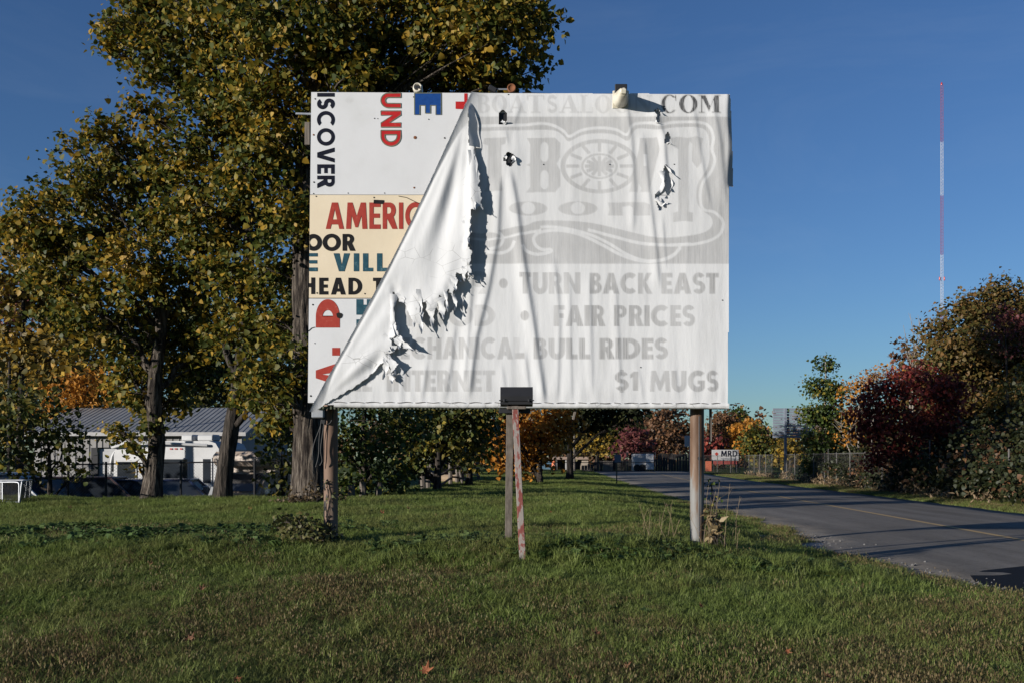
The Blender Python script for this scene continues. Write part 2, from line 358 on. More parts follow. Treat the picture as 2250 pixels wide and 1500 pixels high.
# ------------------------------------------------------------------ lettering outlines (cap height 1, y up)
def ell(cx, cy, rx, ry, a0, a1, n=18):
    t = np.radians(np.linspace(a0, a1, n)); return [(cx+rx*math.cos(q), cy+ry*math.sin(q)) for q in t]
def stroke(P, t):
    P = np.array(P, float); T = np.gradient(P, axis=0); T /= np.linalg.norm(T, axis=1)[:, None]
    N = np.stack([-T[:, 1], T[:, 0]], -1)*t/2
    return np.vstack([P+N, (P-N)[::-1]]).tolist()
def glyph(ch, t=.24, h=.2):
    "closed loops (even-odd) and the width of the letter"
    if ch == 'I': return [[(0, 0), (0, 1), (t, 1), (t, 0)]], t
    if ch == 'L': return [[(0, 0), (0, 1), (t, 1), (t, h), (.52, h), (.52, 0)]], .52
    if ch in 'EF':
        w = .53
        b = [(0, 0), (0, 1), (w, 1), (w, 1-h), (t, 1-h), (t, .5+h*.48), (w*.93, .5+h*.48), (w*.93, .5-h*.48), (t, .5-h*.48)]
        b += [(t, h), (w, h), (w, 0)] if ch == 'E' else [(t, 0)]
        return [b], w
    if ch == 'T':
        w = .6; a = (w-t)/2
        return [[(a, 0), (a, 1-h), (0, 1-h), (0, 1), (w, 1), (w, 1-h), (w-a, 1-h), (w-a, 0)]], w
    if ch == 'H':
        w = .76; return [[(0, 0), (0, 1), (t, 1), (t, .5+h/2), (w-t, .5+h/2), (w-t, 1), (w, 1), (w, 0), (w-t, 0), (w-t, .5-h/2), (t, .5-h/2), (t, 0)]], w
    if ch == 'N':
        w = .82; return [[(0, 0), (0, 1), (t*.95, 1), (w-t, .42), (w-t, 1), (w, 1), (w, 0), (w-t*.95, 0), (t, .58), (t, 0)]], w
    if ch == 'V':
        w = .84; s = t*1.12; return [[(0, 1), (s, 1), (w/2, .33), (w-s, 1), (w, 1), (w/2+.14, 0), (w/2-.14, 0)]], w
    if ch == 'A':
        w = .86; s = t*1.1; k = w/2-.14
        return [[(0, 0), (k, 1), (w-k, 1), (w, 0), (w-s, 0), (w-s-k*.17, .17), (s+k*.17, .17), (s, 0)],
                [(s+k*.36, .36), (w-s-k*.36, .36), (w/2, .75)]], w
    if ch == 'M':
        return [[(0, 0), (.07, 1), (.30, 1), (.5, .48), (.70, 1), (.93, 1), (1, 0), (.77, 0), (.735, .52), (.56, .06), (.44, .06), (.265, .52), (.23, 0)]], 1.0
    if ch == 'O':
        w = .98; return [ell(w/2, .5, w/2, .515, 0, 350, 36), ell(w/2, .5, w/2-t, .515-t*.95, 0, 350, 36)], w
    if ch == 'C' or ch == 'G':
        w = .86; o = ell(.49, .5, .49, .515, 48, 312, 30); i = ell(.49, .5, .49-t, .515-t*.95, 306, 54, 30)
        L = [o+i]
        if ch == 'G': L = [o[:-1]+[(.84, .18), (.84, .54), (.48, .54), (.48, .36), (.60, .36), (.60, .30)]+ell(.49, .5, .49-t, .515-t*.95, 290, 54, 30)]
        return L, w
    if ch == 'D':
        w = .80; return [[(0, 0), (0, 1)]+ell(.30, .5, .5, .5, 90, -90, 24), [(t, h), (t, 1-h)]+ell(.30, .5, .5-t, .5-h, 90, -90, 20)], w
    if ch in 'PR':
        w = .64; o = [(0, 0), (0, 1)]+ell(.34, .70, .28, .30, 90, -90 if ch == 'P' else -52, 18)
        if ch == 'R': o += [(.70, 0), (.70-t*1.2, 0), (t+.03, .36), (t, .36), (t, 0)]
        else: o += [(t, .40), (t, 0)]
        return [o, [(t, .58), (t, .82)]+ell(.31, .70, .09, .12, 90, -90, 12)], w+.03
    if ch == 'B':
        return [[(0, 0), (0, 1)]+ell(.32, .755, .25, .245, 90, -60, 16)+ell(.34, .29, .29, .29, 62, -90, 18),
                [(t, .63), (t, .83)]+ell(.28, .73, .07, .10, 90, -90, 10), [(t, .18), (t, .40)]+ell(.30, .29, .08, .11, 90, -90, 10)], .63
    if ch == 'S' or ch == '$':
        p = ell(.30, .70, .19, .20, 28, 262, 26)+ell(.30, .30, .19, .20, 82, -152, 26)
        L = [stroke(p, .22)]
        if ch == '$': L += [[(.23, 1.0), (.23, 1.1), (.38, 1.1), (.38, 1.0)], [(.23, -.1), (.23, 0), (.38, 0), (.38, -.1)]]
        return L, .6
    if ch == 'U':
        w = .74; p = [(t/2, 1), (t/2, .7), (t/2, .45)]+ell(w/2, .38, w/2-t/2, .27, 180, 360, 20)+[(w-t/2, .45), (w-t/2, .7), (w-t/2, 1)]
        return [stroke(p, t)], w
    if ch == 'K':
        return [[(0, 0), (0, 1), (t, 1), (t, .60), (.44, 1), (.73, 1), (.42, .55), (.76, 0), (.47, 0), (.27, .37), (t, .33), (t, 0)]], .76
    if ch == '1': return [[(.12, 0), (.12, .70), (0, .64), (0, .84), (.16, 1), (.36, 1), (.36, 0)]], .38
    if ch == '9': return [ell(.32, .66, .32, .35, -20, 300, 30)+[(.30, 0), (.58, 0), (.64, .5)], ell(.32, .66, .11, .14, 0, 340, 20)], .66
    if ch == '.': return [[(0, 0), (0, .24), (.24, .24), (.24, 0)]], .24
    return [], .32
def layout(s, gap=.07, **k):
    x = 0; out = []
    for ch in s:
        L, w = glyph(ch, **k)
        if L: out.append((ch, x, L, w))
        x += w+gap
    return out, x-gap

# ------------------------------------------------------------------ the billboard: panels, posts
SD = 11.5                      # distance of the face of the board
def S(px, py, off=0.0): return W(px, py, SD)+np.array((0, -off, 0))
bb = thing('billboard', 'old roadside billboard of white and cream painted panels on two steel pipe posts', 'billboard', (0, SD+.1, .62))
TH = .07
def px_panel(name, quad, mat, off=0.0):
    f = [S(x, y, off) for x, y in quad]; b = [p+np.array((0, TH, 0)) for p in f]
    return mk(name, f+b, [(0, 1, 2, 3), (7, 6, 5, 4), (0, 4, 5, 1), (1, 5, 6, 2), (2, 6, 7, 3), (3, 7, 4, 0)], mat, bb)
pan_a = px_panel('panel', [(684, 203), (1604, 208), (1602, 429), (681.5, 428)], M_white)
pan_b = px_panel('panel', [(681.3, 429.3), (1066, 429.7), (1065, 655.4), (679, 655)], M_cream, .006)
px_panel('panel', [(1067, 429.7), (1602, 430.3), (1600.5, 656), (1066, 655.4)], M_white, .002)
pan_c = px_panel('panel', [(678.8, 656.5), (1600.3, 657.5), (1599, 888), (676.5, 884)], M_white, .001)
tag(pan_a, 'white painted top panel with navy, red and blue sideways letters'); tag(pan_b, 'cream painted middle panel with red, black and teal words')
tag(pan_c, 'white painted bottom panel with red sideways letters')
# edge strip and battens behind
mb = MB()
for x0, y0, x1, y1 in ((690, 222, 1596, 222), (690, 432, 1596, 432), (690, 650, 1596, 650), (690, 872, 1596, 876)):
    p, q = S(x0, y0), S(x1, y1); mb.box(((p+q)/2)+np.array((0, TH+.05, 0)), (q[0]-p[0], .09, .09))
mb.build('back_rail', M_wood, bb)
def letter_mesh(loops2d, off, mat, parent, name='letter'):
    "flat painted letter on the board; loops in photograph pixels"
    loops = [[Vector((x, y, 0)) for x, y in L] for L in loops2d]
    tri = tessellate_polygon(loops); flat = [p for L in loops2d for p in L]
    return mk(name, [S(x, y, off) for x, y in flat], tri, mat, parent)
def ribbon(loop, wd):
    P = np.array(loop+loop[:1]); T = np.gradient(P, axis=0); T /= np.linalg.norm(T, axis=1)[:, None]+1e-9
    N = np.stack([-T[:, 1], T[:, 0]], -1)*wd/2; return P+N, P-N
def word(s, x0, x1, y0, y1, off, mat, parent, rot=False, outline=None, **k):
    "letters between the given pixel bounds; rot: turned a quarter clockwise, reading downwards"
    lay, wt = layout(s, **k); out = []
    for ch, gx0, L, w in lay:
        if rot == 'up': f = lambda p: (x1-(x1-x0)*p[1], y1-(y1-y0)*((p[0]+gx0)/wt))
        elif rot: f = lambda p: (x0+(x1-x0)*p[1], y0+(y1-y0)*((p[0]+gx0)/wt))
        else: f = lambda p: (x0+(x1-x0)*((p[0]+gx0)/wt), y1-(y1-y0)*p[1])
        LL = [[f(p) for p in l] for l in L]
        o = letter_mesh(LL, off, mat, parent); out.append(o)
        if outline:
            V = []; Fc = []
            for l in LL:
                a_, b_ = ribbon(l, 2.2); m = len(a_); n0 = len(V)
                for q in range(m): V += [S(*a_[q], off+.0015), S(*b_[q], off+.0015)]
                Fc += [(n0+2*q, n0+2*q+1, n0+2*q+3, n0+2*q+2) for q in range(m-1)]
            mk('letter_outline', V, Fc, outline, o)
    return out
rc_ = lambda x0, y0, x1, y1: [(x0, y0), (x1, y0), (x1, y1), (x0, y1)]
word('ISCOVER', 697, 735, 205, 413, .004, M_navy, pan_a, rot=True, t=.21, gap=.1)
word('UND', 837, 881, 205.5, 322, .004, M_red, pan_a, rot=True, outline=M_outline, t=.22, gap=.16)
word('E', 911, 969.5, 205.5, 253, .004, M_blue, pan_a, rot=True, outline=M_outline, t=.3)
letter_mesh([[(1001, 224), (1001, 240), (1024, 241), (1027, 238), (1027, 206), (1020, 206), (1020, 224)]], .004, M_red, pan_a)
word('AMERICA', 716, 975, 446, 504, .010, M_redold, pan_b, t=.2, h=.17, gap=.1)
letter_mesh([ell(689, 533.5, 18.5, 18.5, -117, 117, 30), ell(689.3, 533.5, 8.3, 9, 0, 345, 24)], .010, M_black, pan_b)
word('OR', 709, 780, 515, 552, .010, M_black, pan_b, t=.24, gap=.1)
letter_mesh([[(680, 557), (698, 557), (698, 564.5), (680, 564.5)]], .010, M_teal, pan_b)
letter_mesh([[(680, 572.5), (697, 572.5), (697, 580), (680, 580)]], .010, M_teal, pan_b)
letter_mesh([[(679.8, 588.5), (698, 588.5), (698, 597), (679.8, 597)]], .010, M_teal, pan_b)
word('VILLA', 733, 896, 557.5, 597, .010, M_teal, pan_b, t=.27, gap=.2)
letter_mesh([[(679.4, 623), (684, 623), (684, 610.5), (692.5, 610.5), (692.5, 647), (684, 647), (684, 632), (679.3, 632)]], .010, M_black, pan_b)
word('EAD TO', 701.5, 885, 611, 648, .010, M_black, pan_b, t=.25, gap=.16)
word('D', 694, 746.5, 657.8, 720, .005, M_redold, pan_c, rot='up', t=.31, h=.28)
word('A', 694, 748, 795, 848, .005, M_redold, pan_c, rot='up', t=.25)
letter_mesh([rc_(730, 763.5, 747, 780.5)], .005, M_redold, pan_c)
letter_mesh([[(783, 658), (798, 658), (798, 670), (806, 670), (806, 658), (840, 658), (840, 692), (783, 692)]], .005, M_teal, pan_c)
letter_mesh([[(783, 702), (800, 702), (800, 720), (783, 720)]], .005, M_teal, pan_c)
# screws, a strip of black tape, a ragged hole, cracks
M_hole = M('dark_hole', (.012, .010, .009), .95, 20)
for k, (x, y, r, po, of) in enumerate([(912, 303, 3.6, pan_a, .004), (977, 304, 1.8, pan_a, .004), (689, 297, 2.0, pan_a, .004), (690, 401, 1.8, pan_a, .004), (692.5, 218, 1.6, pan_a, .004),
        (823, 261, 1.3, pan_a, .004), (830, 261.5, 1.0, pan_a, .004), (942, 263, 1.3, pan_a, .004), (910, 413, 2.0, pan_a, .004), (909, 214, 1.6, pan_a, .004), (695, 432.5, 1.5, pan_b, .010), (822, 435, 1.6, pan_b, .010),
        (802, 646, 1.6, pan_b, .010), (697, 644.5, 1.8, pan_b, .010), (687.5, 670, 1.8, pan_c, .005), (692, 754, 1.2, pan_c, .005), (683, 869, 2.0, pan_c, .005), (689, 426, 1.3, pan_a, .004), (765, 425, 1.2, pan_a, .004), (845, 425, 1.2, pan_a, .004)]):
    c = S(x, y, of); r = r/190
    V = [c]+[c+np.array((r*math.cos(q), -.004 if False else 0, r*math.sin(q))) for q in np.linspace(0, 2*math.pi, 10, endpoint=False)]
    V[0] = c-np.array((0, .003, 0))
    mk('screw', V, [(0, 1+q, 1+(q+1) % 10) for q in range(10)], M_rusty if k in (0, 2, 8) else M_hole, po)
mk('tape', [S(x, y, .012) for x, y in ((821.5, 440), (844, 441), (843, 449.5), (821, 448.5))], [(0, 1, 2, 3)], M_black, pan_b)
hp = [(739, 690), (744, 687), (750, 688.5), (753, 692), (751, 698), (746, 700.5), (741, 698)]
mk('hole', [S(745.5, 694, .006)]+[S(x, y, .007) for x, y in hp], [(0, 1+q, 1+(q+1) % 7) for q in range(7)], M_hole, pan_c)
for P, o_ in (([(876, 432), (893, 435), (905, 441), (916, 446), (926, 450)], .0125), ([(677.5, 728), (685, 721), (692, 719)], .006)):
    MB().tube([S(x, y, o_) for x, y in P], .0035, 4).build('crack', M_hole, bb)
# posts
def post(px, D, py0, mat, parent, name='post', r=.0825):
    x = (px-CX)/F*D; z0 = float(H(x, D))-.3; z1 = CZ+(HY-py0)/F*D
    n = 24
    V, Fc = tube([(x, D, z) for z in np.linspace(z0, z1, 14)], r, n)
    return mk(name, V, Fc, mat, parent, sm=False)
PD = SD+TH+.10+.085+.02
p1 = post(727, PD, 560, M_rust, bb); tag(p1, 'brown rusty steel pipe post with peeling dark paint')
p2 = post(1531.5, PD, 560, M_galv, bb); tag(p2, 'galvanised steel pipe post streaked with rust, a bolt hole in its face')
for o in (p1, p2):
    for p in o.data.polygons: p.use_smooth = len(p.vertices) == 4
c = W(1533.5, 1006, PD)+np.array((.001, -.0835, 0))
mk('bolt_hole', [c]+[c+np.array((.021*math.cos(q), .0, .021*math.sin(q))) for q in np.linspace(0, 6.283, 16, endpoint=False)], [(0, 1+q, 1+(q+1) % 16) for q in range(16)], M_hole, p2)
mb = MB(); sx = W(1533, 1000, PD)[0]
mb.box((sx, PD-.0828, 1.35), (.005, .006, 1.5)); mb.build('weld_seam', M_metal, p2)
# flaked dark paint on the left post
for k, (px, py, s) in enumerate([(716, 1110, .05), (713.5, 1128, .06), (720, 1092, .035), (715, 1068, .04)]):
    q = rng.uniform(.5, 1, 9); V = []
    x0 = (px-727)/F*PD/.0825; a0 = math.asin(max(-.97, min(.97, x0)))
    for i_, ang in enumerate(np.linspace(0, 6.283, 9, endpoint=False)):
        aa = a0+q[i_]*s*.5*math.cos(ang)/.0825; z = W(px, py, PD)[2]+q[i_]*s*math.sin(ang)*1.6
        V.append(((727-CX)/F*PD+.0845*math.sin(aa), PD-.0845*math.cos(aa), z))
    mk('paint_flake', [np.mean(V, 0)-np.array((0, .003, 0))]+V, [(0, 1+j_, 1+(j_+1) % 9) for j_ in range(9)], M_dark, p1)
# underside trim: dark corrugated lip, loose battens, side pipe, junction box
mb = MB(); p, q = S(690, 890), S(1603, 897)
mb.box((p+q)/2+np.array((0, .05, -.005)), (q[0]-p[0]-.02, .08, .028))
for k in range(110):
    x = lerp(p[0]+.02, q[0]-.02, k/109); mb.box((x, SD+.005, (p[2]+q[2])/2-.008), (.018, .02, .034))
mb.build('bottom_lip', M('green_lip_paint', (.07, .08, .05), .7, 6), bb)
def stick(P, Q, w, d, mat, parent, name='batten'):
    P, Q = np.array(P), np.array(Q); u = Q-P; L = np.linalg.norm(u); u /= L
    s = np.cross(u, (0, 1, 0)); s /= np.linalg.norm(s); t = np.cross(s, u)
    return MB().bbox((P+Q)/2, (w, d, L), .004, np.stack([s, t, u], 1)).build(name, mat, parent)
stick(W(1269, 880, SD+.1), W(1259.5, 921, SD+.1), .030, .02, M_wood, bb)
stick(W(1561, 880, SD+.3), W(1561.5, 969, SD+.3), .030, .03, M_wood, bb)
stick(W(650, 250.5, SD+.12), W(720, 252.5, SD+.12), .025, .025, M_metal, bb, 'side_pipe')
stick(W(676, 270, SD+.2), W(676, 320, SD+.2), .06, .05, M_wood, bb, 'batten')
mb = MB(); mb.bbox(W(699, 906, SD+.08), (.14, .08, .12), .01); mb.build('junction_box', M_metal, bb)
cab = MB()
for k, P in enumerate([[(712, 895), (706, 930), (690, 975), (686, 1010)], [(709, 900), (702, 960), (700, 1000), (694, 1025)], [(733, 897), (728, 925), (716, 932), (709, 922)], [(714, 900), (712, 930), (705, 985), (708, 1010), (703, 1022)]]):
    pts = curve_pts([W(x, y, PD-.12-.01*k) for x, y in P], 8); cab.tube(pts, .007, 5)
cab.build('cable', M_wire, bb)
MB().bbox(W(712, 912, PD-.13), (.05, .05, .20), .008).build('cable_clamp', M_dark, bb)
# wire stretched over the top edge
tw = curve_pts([S(1148, 200, .0)+np.array((0, .06, 0)), S(1250, 204, 0)+np.array((0, .06, 0)), S(1352, 203, 0)+np.array((0, .06, 0))], 8)
MB().tube(tw, .006, 5).build('top_wire', M_wire, bb)

# ------------------------------------------------------------------ the vinyl banner: print, folds, tears
BX0, BX1, BY0, BY1, ST = 676.0, 1616.0, 203.0, 897.0, 2.0
bx = np.arange(BX0, BX1+.1, ST); by = np.arange(BY0, BY1+.1, ST)
SSN = 3
fx = np.arange(BX0-ST/2, BX1+ST, ST/SSN)[:len(bx)*SSN]+ST/SSN/2; fy = np.arange(BY0-ST/2, BY1+ST, ST/SSN)[:len(by)*SSN]+ST/SSN/2
prt = np.zeros((len(fy), len(fx)), np.float32)
def inside(loops, X, Y):
    r = np.zeros(X.shape, bool)
    for L in loops:
        L = np.asarray(L, float); A = L; B = np.roll(L, -1, 0)
        for (x0, y0), (x1, y1) in zip(A, B):
            if y0 == y1: continue
            c = ((y0 > Y) != (y1 > Y)) & (X < (x1-x0)*(Y-y0)/(y1-y0)+x0); r ^= c
    return r
def fill(loops, v):
    A = np.vstack([np.asarray(l, float) for l in loops])
    i0, i1 = np.searchsorted(fx, (A[:, 0].min()-1, A[:, 0].max()+1)); j0, j1 = np.searchsorted(fy, (A[:, 1].min()-1, A[:, 1].max()+1))
    if i1 <= i0 or j1 <= j0: return
    X, Y = np.meshgrid(fx[i0:i1], fy[j0:j1]); m = inside(loops, X, Y); prt[j0:j1, i0:i1][m] = v
def pword(s, x0, x1, y0, y1, v, **k):
    lay, wt = layout(s, **k)
    for ch, g0, L, w in lay: fill([[(x0+(x1-x0)*(p[0]+g0)/wt, y1-(y1-y0)*p[1]) for p in l] for l in L], v)
def rc(x0, y0, x1, y1): return [(x0, y0), (x1, y0), (x1, y1), (x0, y1)]
Z3 = lambda P: [(1030+x/3.488, 170+y/3.488) for x, y in P]
GREY, TXT, TOP = .58, .66, .36
# grey field with the lettered emblem
fill([rc(1000, 259, 1640, 581)], GREY)
outer = [(40, 372), (400, 365), (560, 352), (660, 372), (735, 415), (770, 452), (860, 405), (1000, 385), (1130, 400), (1205, 440), (1235, 380), (1290, 352), (1400, 350), (1460, 365), (1560, 345), (1770, 345), (1850, 385), (1880, 470), (1870, 560), (1890, 640), (1865, 730), (1795, 830), (1780, 930), (1800, 1010),
         (1880, 1030), (1945, 1090), (1955, 1150), (1925, 1220), (1840, 1270), (1700, 1300), (1630, 1300), (1590, 1360), (1480, 1415), (1340, 1420), (1200, 1370), (1050, 1280), (900, 1215), (700, 1170), (560, 1165), (500, 1200), (-60, 1200), (-60, 372)]
def shrink(P, d):
    P = np.array(P, float); T = np.roll(P, -1, 0)-np.roll(P, 1, 0); T /= np.linalg.norm(T, axis=1)[:, None]
    return P+np.stack([-T[:, 1], T[:, 0]], -1)*d
def spl(P, n=5): return curve_pts(np.array(P+P[:1], float), n)[:-1].tolist()
fill([Z3(spl(outer))], .06); fill([Z3(spl(shrink(outer, 22).tolist()))], GREY)
inner = [(-60, 425), (400, 415), (640, 415), (720, 455), (765, 500), (870, 452), (1000, 437), (1120, 450), (1215, 498), (1250, 440), (1300, 400), (1460, 412), (1560, 395), (1760, 395), (1825, 440), (1840, 560), (1830, 690), (1750, 830), (1745, 960), (1790, 1030), (1850, 1075), (1862, 1140), (1800, 1195), (1650, 1225), (1450, 1235), (1250, 1195), (950, 1125), (700, 1105), (520, 1110), (380, 1150), (-60, 1150)]
fill([Z3(spl(inner))], .08)
# swirl under the emblem
for P in ([(-40, 1190), (120, 1180), (230, 1200), (262, 1250), (225, 1305), (140, 1330)], [(130, 1345), (250, 1352), (320, 1320), (350, 1260)], [(410, 1290), (440, 1335), (520, 1362), (620, 1345), (625, 1325), (560, 1325), (510, 1290), (500, 1230), (560, 1190), (700, 1180), (860, 1215), (1020, 1290), (1160, 1365), (1300, 1410), (1430, 1415), (1550, 1380), (1620, 1310)], [(910, 1175), (1100, 1225), (1300, 1275), (1500, 1292), (1700, 1285)]):
    fill([Z3(stroke(curve_pts(np.array(P, float), 8), 24))], .08)
fill([Z3(spl([(940, 1190), (1100, 1240), (1300, 1290), (1560, 1310), (1540, 1340), (1440, 1350), (1300, 1330), (1100, 1265)]))], GREY)
# letters of the emblem
L_ = .52
fill([Z3([(120, 475), (290, 470), (280, 520), (250, 530), (255, 880), (120, 885), (140, 840), (150, 530), (110, 520)])], L_)
fill([Z3([(445, 475), (660, 472), (698, 510), (700, 620), (672, 672), (700, 720), (702, 840), (660, 888), (440, 890), (470, 850), (468, 690), (440, 680), (468, 668), (470, 520)]),
      Z3(ell(580, 545, 30, 40, 180, 360, 12)[::-1]+ell(580, 620, 30, 36, 180, 0, 12)), Z3(ell(580, 760, 30, 40, 180, 360, 12)[::-1]+ell(580, 830, 30, 36, 180, 0, 12))], L_)
fill([Z3(ell(1000, 690, 298, 208, 0, 355, 72)), Z3(ell(1000, 690, 262, 178, 0, 355, 72))], L_)
fill([Z3(ell(1000, 690, 140, 99, 0, 355, 60)), Z3(ell(1000, 690, 122, 84, 0, 355, 60))], L_)
for k in range(12):
    q = math.radians(30*k); c, s_ = math.cos(q), math.sin(q)
    fill([Z3(stroke([(1000+155*c, 690+112*s_), (1000+205*c, 690+145*s_), (1000+255*c, 690+180*s_)], 26))], L_)
    fill([Z3(stroke([(1000, 690), (1000+60*c, 690+42*s_), (1000+112*c, 690+78*s_)], 26))], L_)
fill([Z3([(1310, 475), (1440, 470), (1460, 560), (1380, 880), (1395, 890), (1310, 888), (1320, 860), (1300, 820), (1290, 888), (1225, 888), (1240, 840), (1300, 560)]), Z3([(1335, 600), (1365, 600), (1360, 690), (1335, 690)])], L_)
fill([Z3([(1540, 478), (1600, 465), (1670, 475), (1740, 462), (1795, 478), (1775, 540), (1780, 660), (1745, 705), (1705, 650), (1708, 520), (1690, 500), (1680, 540), (1682, 1040), (1715, 1045), (1712, 1115), (1640, 1108), (1560, 1118), (1565, 1045), (1600, 1035), (1600, 560), (1560, 540)])], L_)
for cx_, rx in ((455, 148), (835, 150)):
    fill([Z3(ell(cx_, 1013, rx, 54, 0, 350, 40)), Z3(ell(cx_, 1010, rx*.36, 47, 0, 350, 30))], L_)
fill([Z3([(1065, 968), (1180, 966), (1340, 964), (1385, 985), (1388, 1068), (1258, 1068), (1255, 1010), (1230, 992), (1175, 1000), (1178, 1068), (1065, 1068), (1075, 1020)])], L_)
# the lines of print
pword('9', 1030, 1074, 598, 648, .45)
for x, y in ((1106, 624), (1153, 695)): fill([ell(x, y, 9.5, 11, 0, 350, 20)], TXT)
K = dict(t=.27, h=.22, gap=.05)
pword('TURN', 1141, 1275, 600, 647, TXT, **K); pword('BACK', 1295, 1433, 601, 647, TXT, **K); pword('EAST', 1452, 1578, 601, 647, TXT, **K)
pword('FOOD', 895, 1088, 671, 718, TXT*.8, **K); pword('FAIR', 1216, 1329, 672, 718, TXT, **K); pword('PRICES', 1348, 1526, 672, 718, TXT, **K)
pword('MECHANICA', 838, 1127, 742, 789, TXT*.9, **K); pword('L', 1128, 1153, 742, 789, TXT*.35, **K); fill([rc(1132, 775, 1152, 788)], TXT)
pword('BULL', 1172, 1297, 743, 789, TXT, **K); pword('RIDES', 1316, 1467, 743, 789, TXT, **K)
pword('FREE', 722, 818, 813, 860, TXT*.7, **K); pword('INTERNET', 850, 1088, 813, 860, TXT*.85, **K); pword('$1', 1350, 1403, 816, 858, TXT, **K); pword('MUGS', 1427, 1578, 814, 860, TXT, **K)
# serif line along the top
def serif(ch, x0, x1, y0, y1, v):
    w = x1-x0; h = y1-y0; T_ = .27*w; th = h*.07
    fx_ = lambda P: [(x0+p[0]*w, y1-p[1]*h) for p in P]
    s = lambda a, b, y: fill([fx_([(a, y), (b, y), (b, y+.07), (a, y+.07)])], v)
    if ch == 'O': fill([fx_(ell(.5, .5, .5, .52, 0, 352, 36)), fx_(ell(.5, .5, .22, .46, 0, 352, 36))], v)
    elif ch == 'C':
        fill([fx_(ell(.52, .5, .5, .52, 40, 320, 30)+ell(.54, .5, .26, .45, 312, 48, 30))], v); fill([fx_([(.86, .66), (.92, .66), (.92, .98), (.86, .98)])], v)
    elif ch == 'B':
        fill([fx_([(.1, 0), (.1, 1)]+ell(.55, .76, .36, .24, 90, -80, 14)+ell(.58, .27, .40, .27, 80, -90, 14)), fx_([(.40, .56), (.40, .93)]+ell(.5, .745, .14, .18, 90, -90, 10)), fx_([(.40, .07), (.40, .48)]+ell(.52, .275, .17, .20, 90, -90, 10))], v); s(0, .4, 0); s(0, .4, .93)
    elif ch == 'A':
        fill([fx_([(.06, 0), (.46, 1), (.58, 1), (.95, 0), (.64, 0), (.57, .25), (.25, .25), (.15, 0)]), fx_([(.28, .33), (.54, .33), (.42, .74)])], v); s(-.02, .26, 0); s(.54, 1.02, 0)
    elif ch == 'T':
        fill([fx_([(.36, 0), (.64, 0), (.64, 1), (.36, 1)])], v); s(.0, 1, .93); s(.22, .78, 0); fill([fx_([(0, .72), (.06, .72), (.1, 1), (0, 1)])], v); fill([fx_([(1, .72), (.94, .72), (.9, 1), (1, 1)])], v)
    elif ch == 'S': fill([fx_(stroke([(p[0]*1.7, p[1]) for p in ell(.30, .73, .19, .19, 20, 262, 22)+ell(.30, .28, .19, .20, 82, -160, 22)], .2))], v)
    elif ch == 'L': fill([fx_([(.15, 0), (.43, 0), (.43, 1), (.15, 1)])], v); s(0, .58, .93); s(0, .95, 0); fill([fx_([(.9, 0), (.97, 0), (.97, .32), (.92, .32)])], v)
    elif ch == 'N': fill([fx_([(.13, 0), (.13, 1), (.33, 1), (.82, .34), (.82, 1), (.9, 1), (.9, 0), (.8, 0), (.21, .78), (.21, 0)])], v); s(0, .34, 0); s(.0, .3, .93); s(.7, 1, .93)
    elif ch == 'M': fill([fx_([(.1, 0), (.1, 1), (.32, 1), (.52, .38), (.72, 1), (.92, 1), (.92, 0), (.68, 0), (.68, .76), (.46, .04), (.17, .8), (.17, 0)])], v); s(0, .28, 0); s(.0, .3, .93); s(.58, 1, 0); s(.72, 1, .93)
for ch, a_, b_ in (('B', 1047, 1078), ('O', 1081, 1115), ('A', 1117, 1156), ('T', 1158, 1196), ('S', 1200, 1226), ('A', 1229, 1272), ('L', 1274, 1303), ('O', 1307, 1343), ('O', 1348, 1385), ('N', 1390, 1432)):
    serif(ch, a_, b_, 211.5, 251, TOP)
for ch, a_, b_ in (('C', 1451, 1488), ('O', 1491, 1532), ('M', 1534, 1583)): serif(ch, a_, b_, 210.5, 251.5, 1.0)
PR = prt.reshape(len(by), SSN, len(bx), SSN).mean((1, 3))

BXg, BYg = np.meshgrid(bx, by)
fa, fb = np.array((1032.0, 216.0)), np.array((690.0, 889.0))        # the fold of the peeled corner runs from here to there
fd = (fb-fa)/np.linalg.norm(fb-fa); fn = np.array((-fd[1], fd[0]))
def fold_dist(X, Y):
    "signed distance, positive to the right of the fold"
    t = np.clip(((X-fa[0])*fd[0]+(Y-fa[1])*fd[1])/np.linalg.norm(fb-fa), 0, 1)
    return -((X-fa[0])*fn[0]+(Y-fa[1])*fn[1])-11.5*np.sin(math.pi*t)**1.2
def ridge(X, Y, P, w, amp, fade=40):
    P = np.array(P, float); yy = P[:, 1]
    xc_ = np.interp(Y, yy, P[:, 0]); d = X-xc_
    e = smooth(yy[0]-5, yy[0]+fade, Y)*smooth(yy[-1]+5, yy[-1]-fade, Y)
    wl, wr_ = w*1.7, w*.75
    return amp*e*np.where(d < 0, np.exp(-(d/wl)**2), np.exp(-(d/wr_)**2))
def n2(X, Y, sx, sy, seed):
    r = np.random.default_rng(seed); o = np.zeros_like(X)
    for k in range(7):
        a1, a2, p1_, p2_ = r.uniform(.6, 1.8, 2).tolist()+r.uniform(0, 6.28, 2).tolist()
        o += np.sin(X/sx*a1+p1_+.8*np.sin(Y/sy*a2+p2_))*np.cos(Y/sy*a2*.7+p1_)
    return o/7
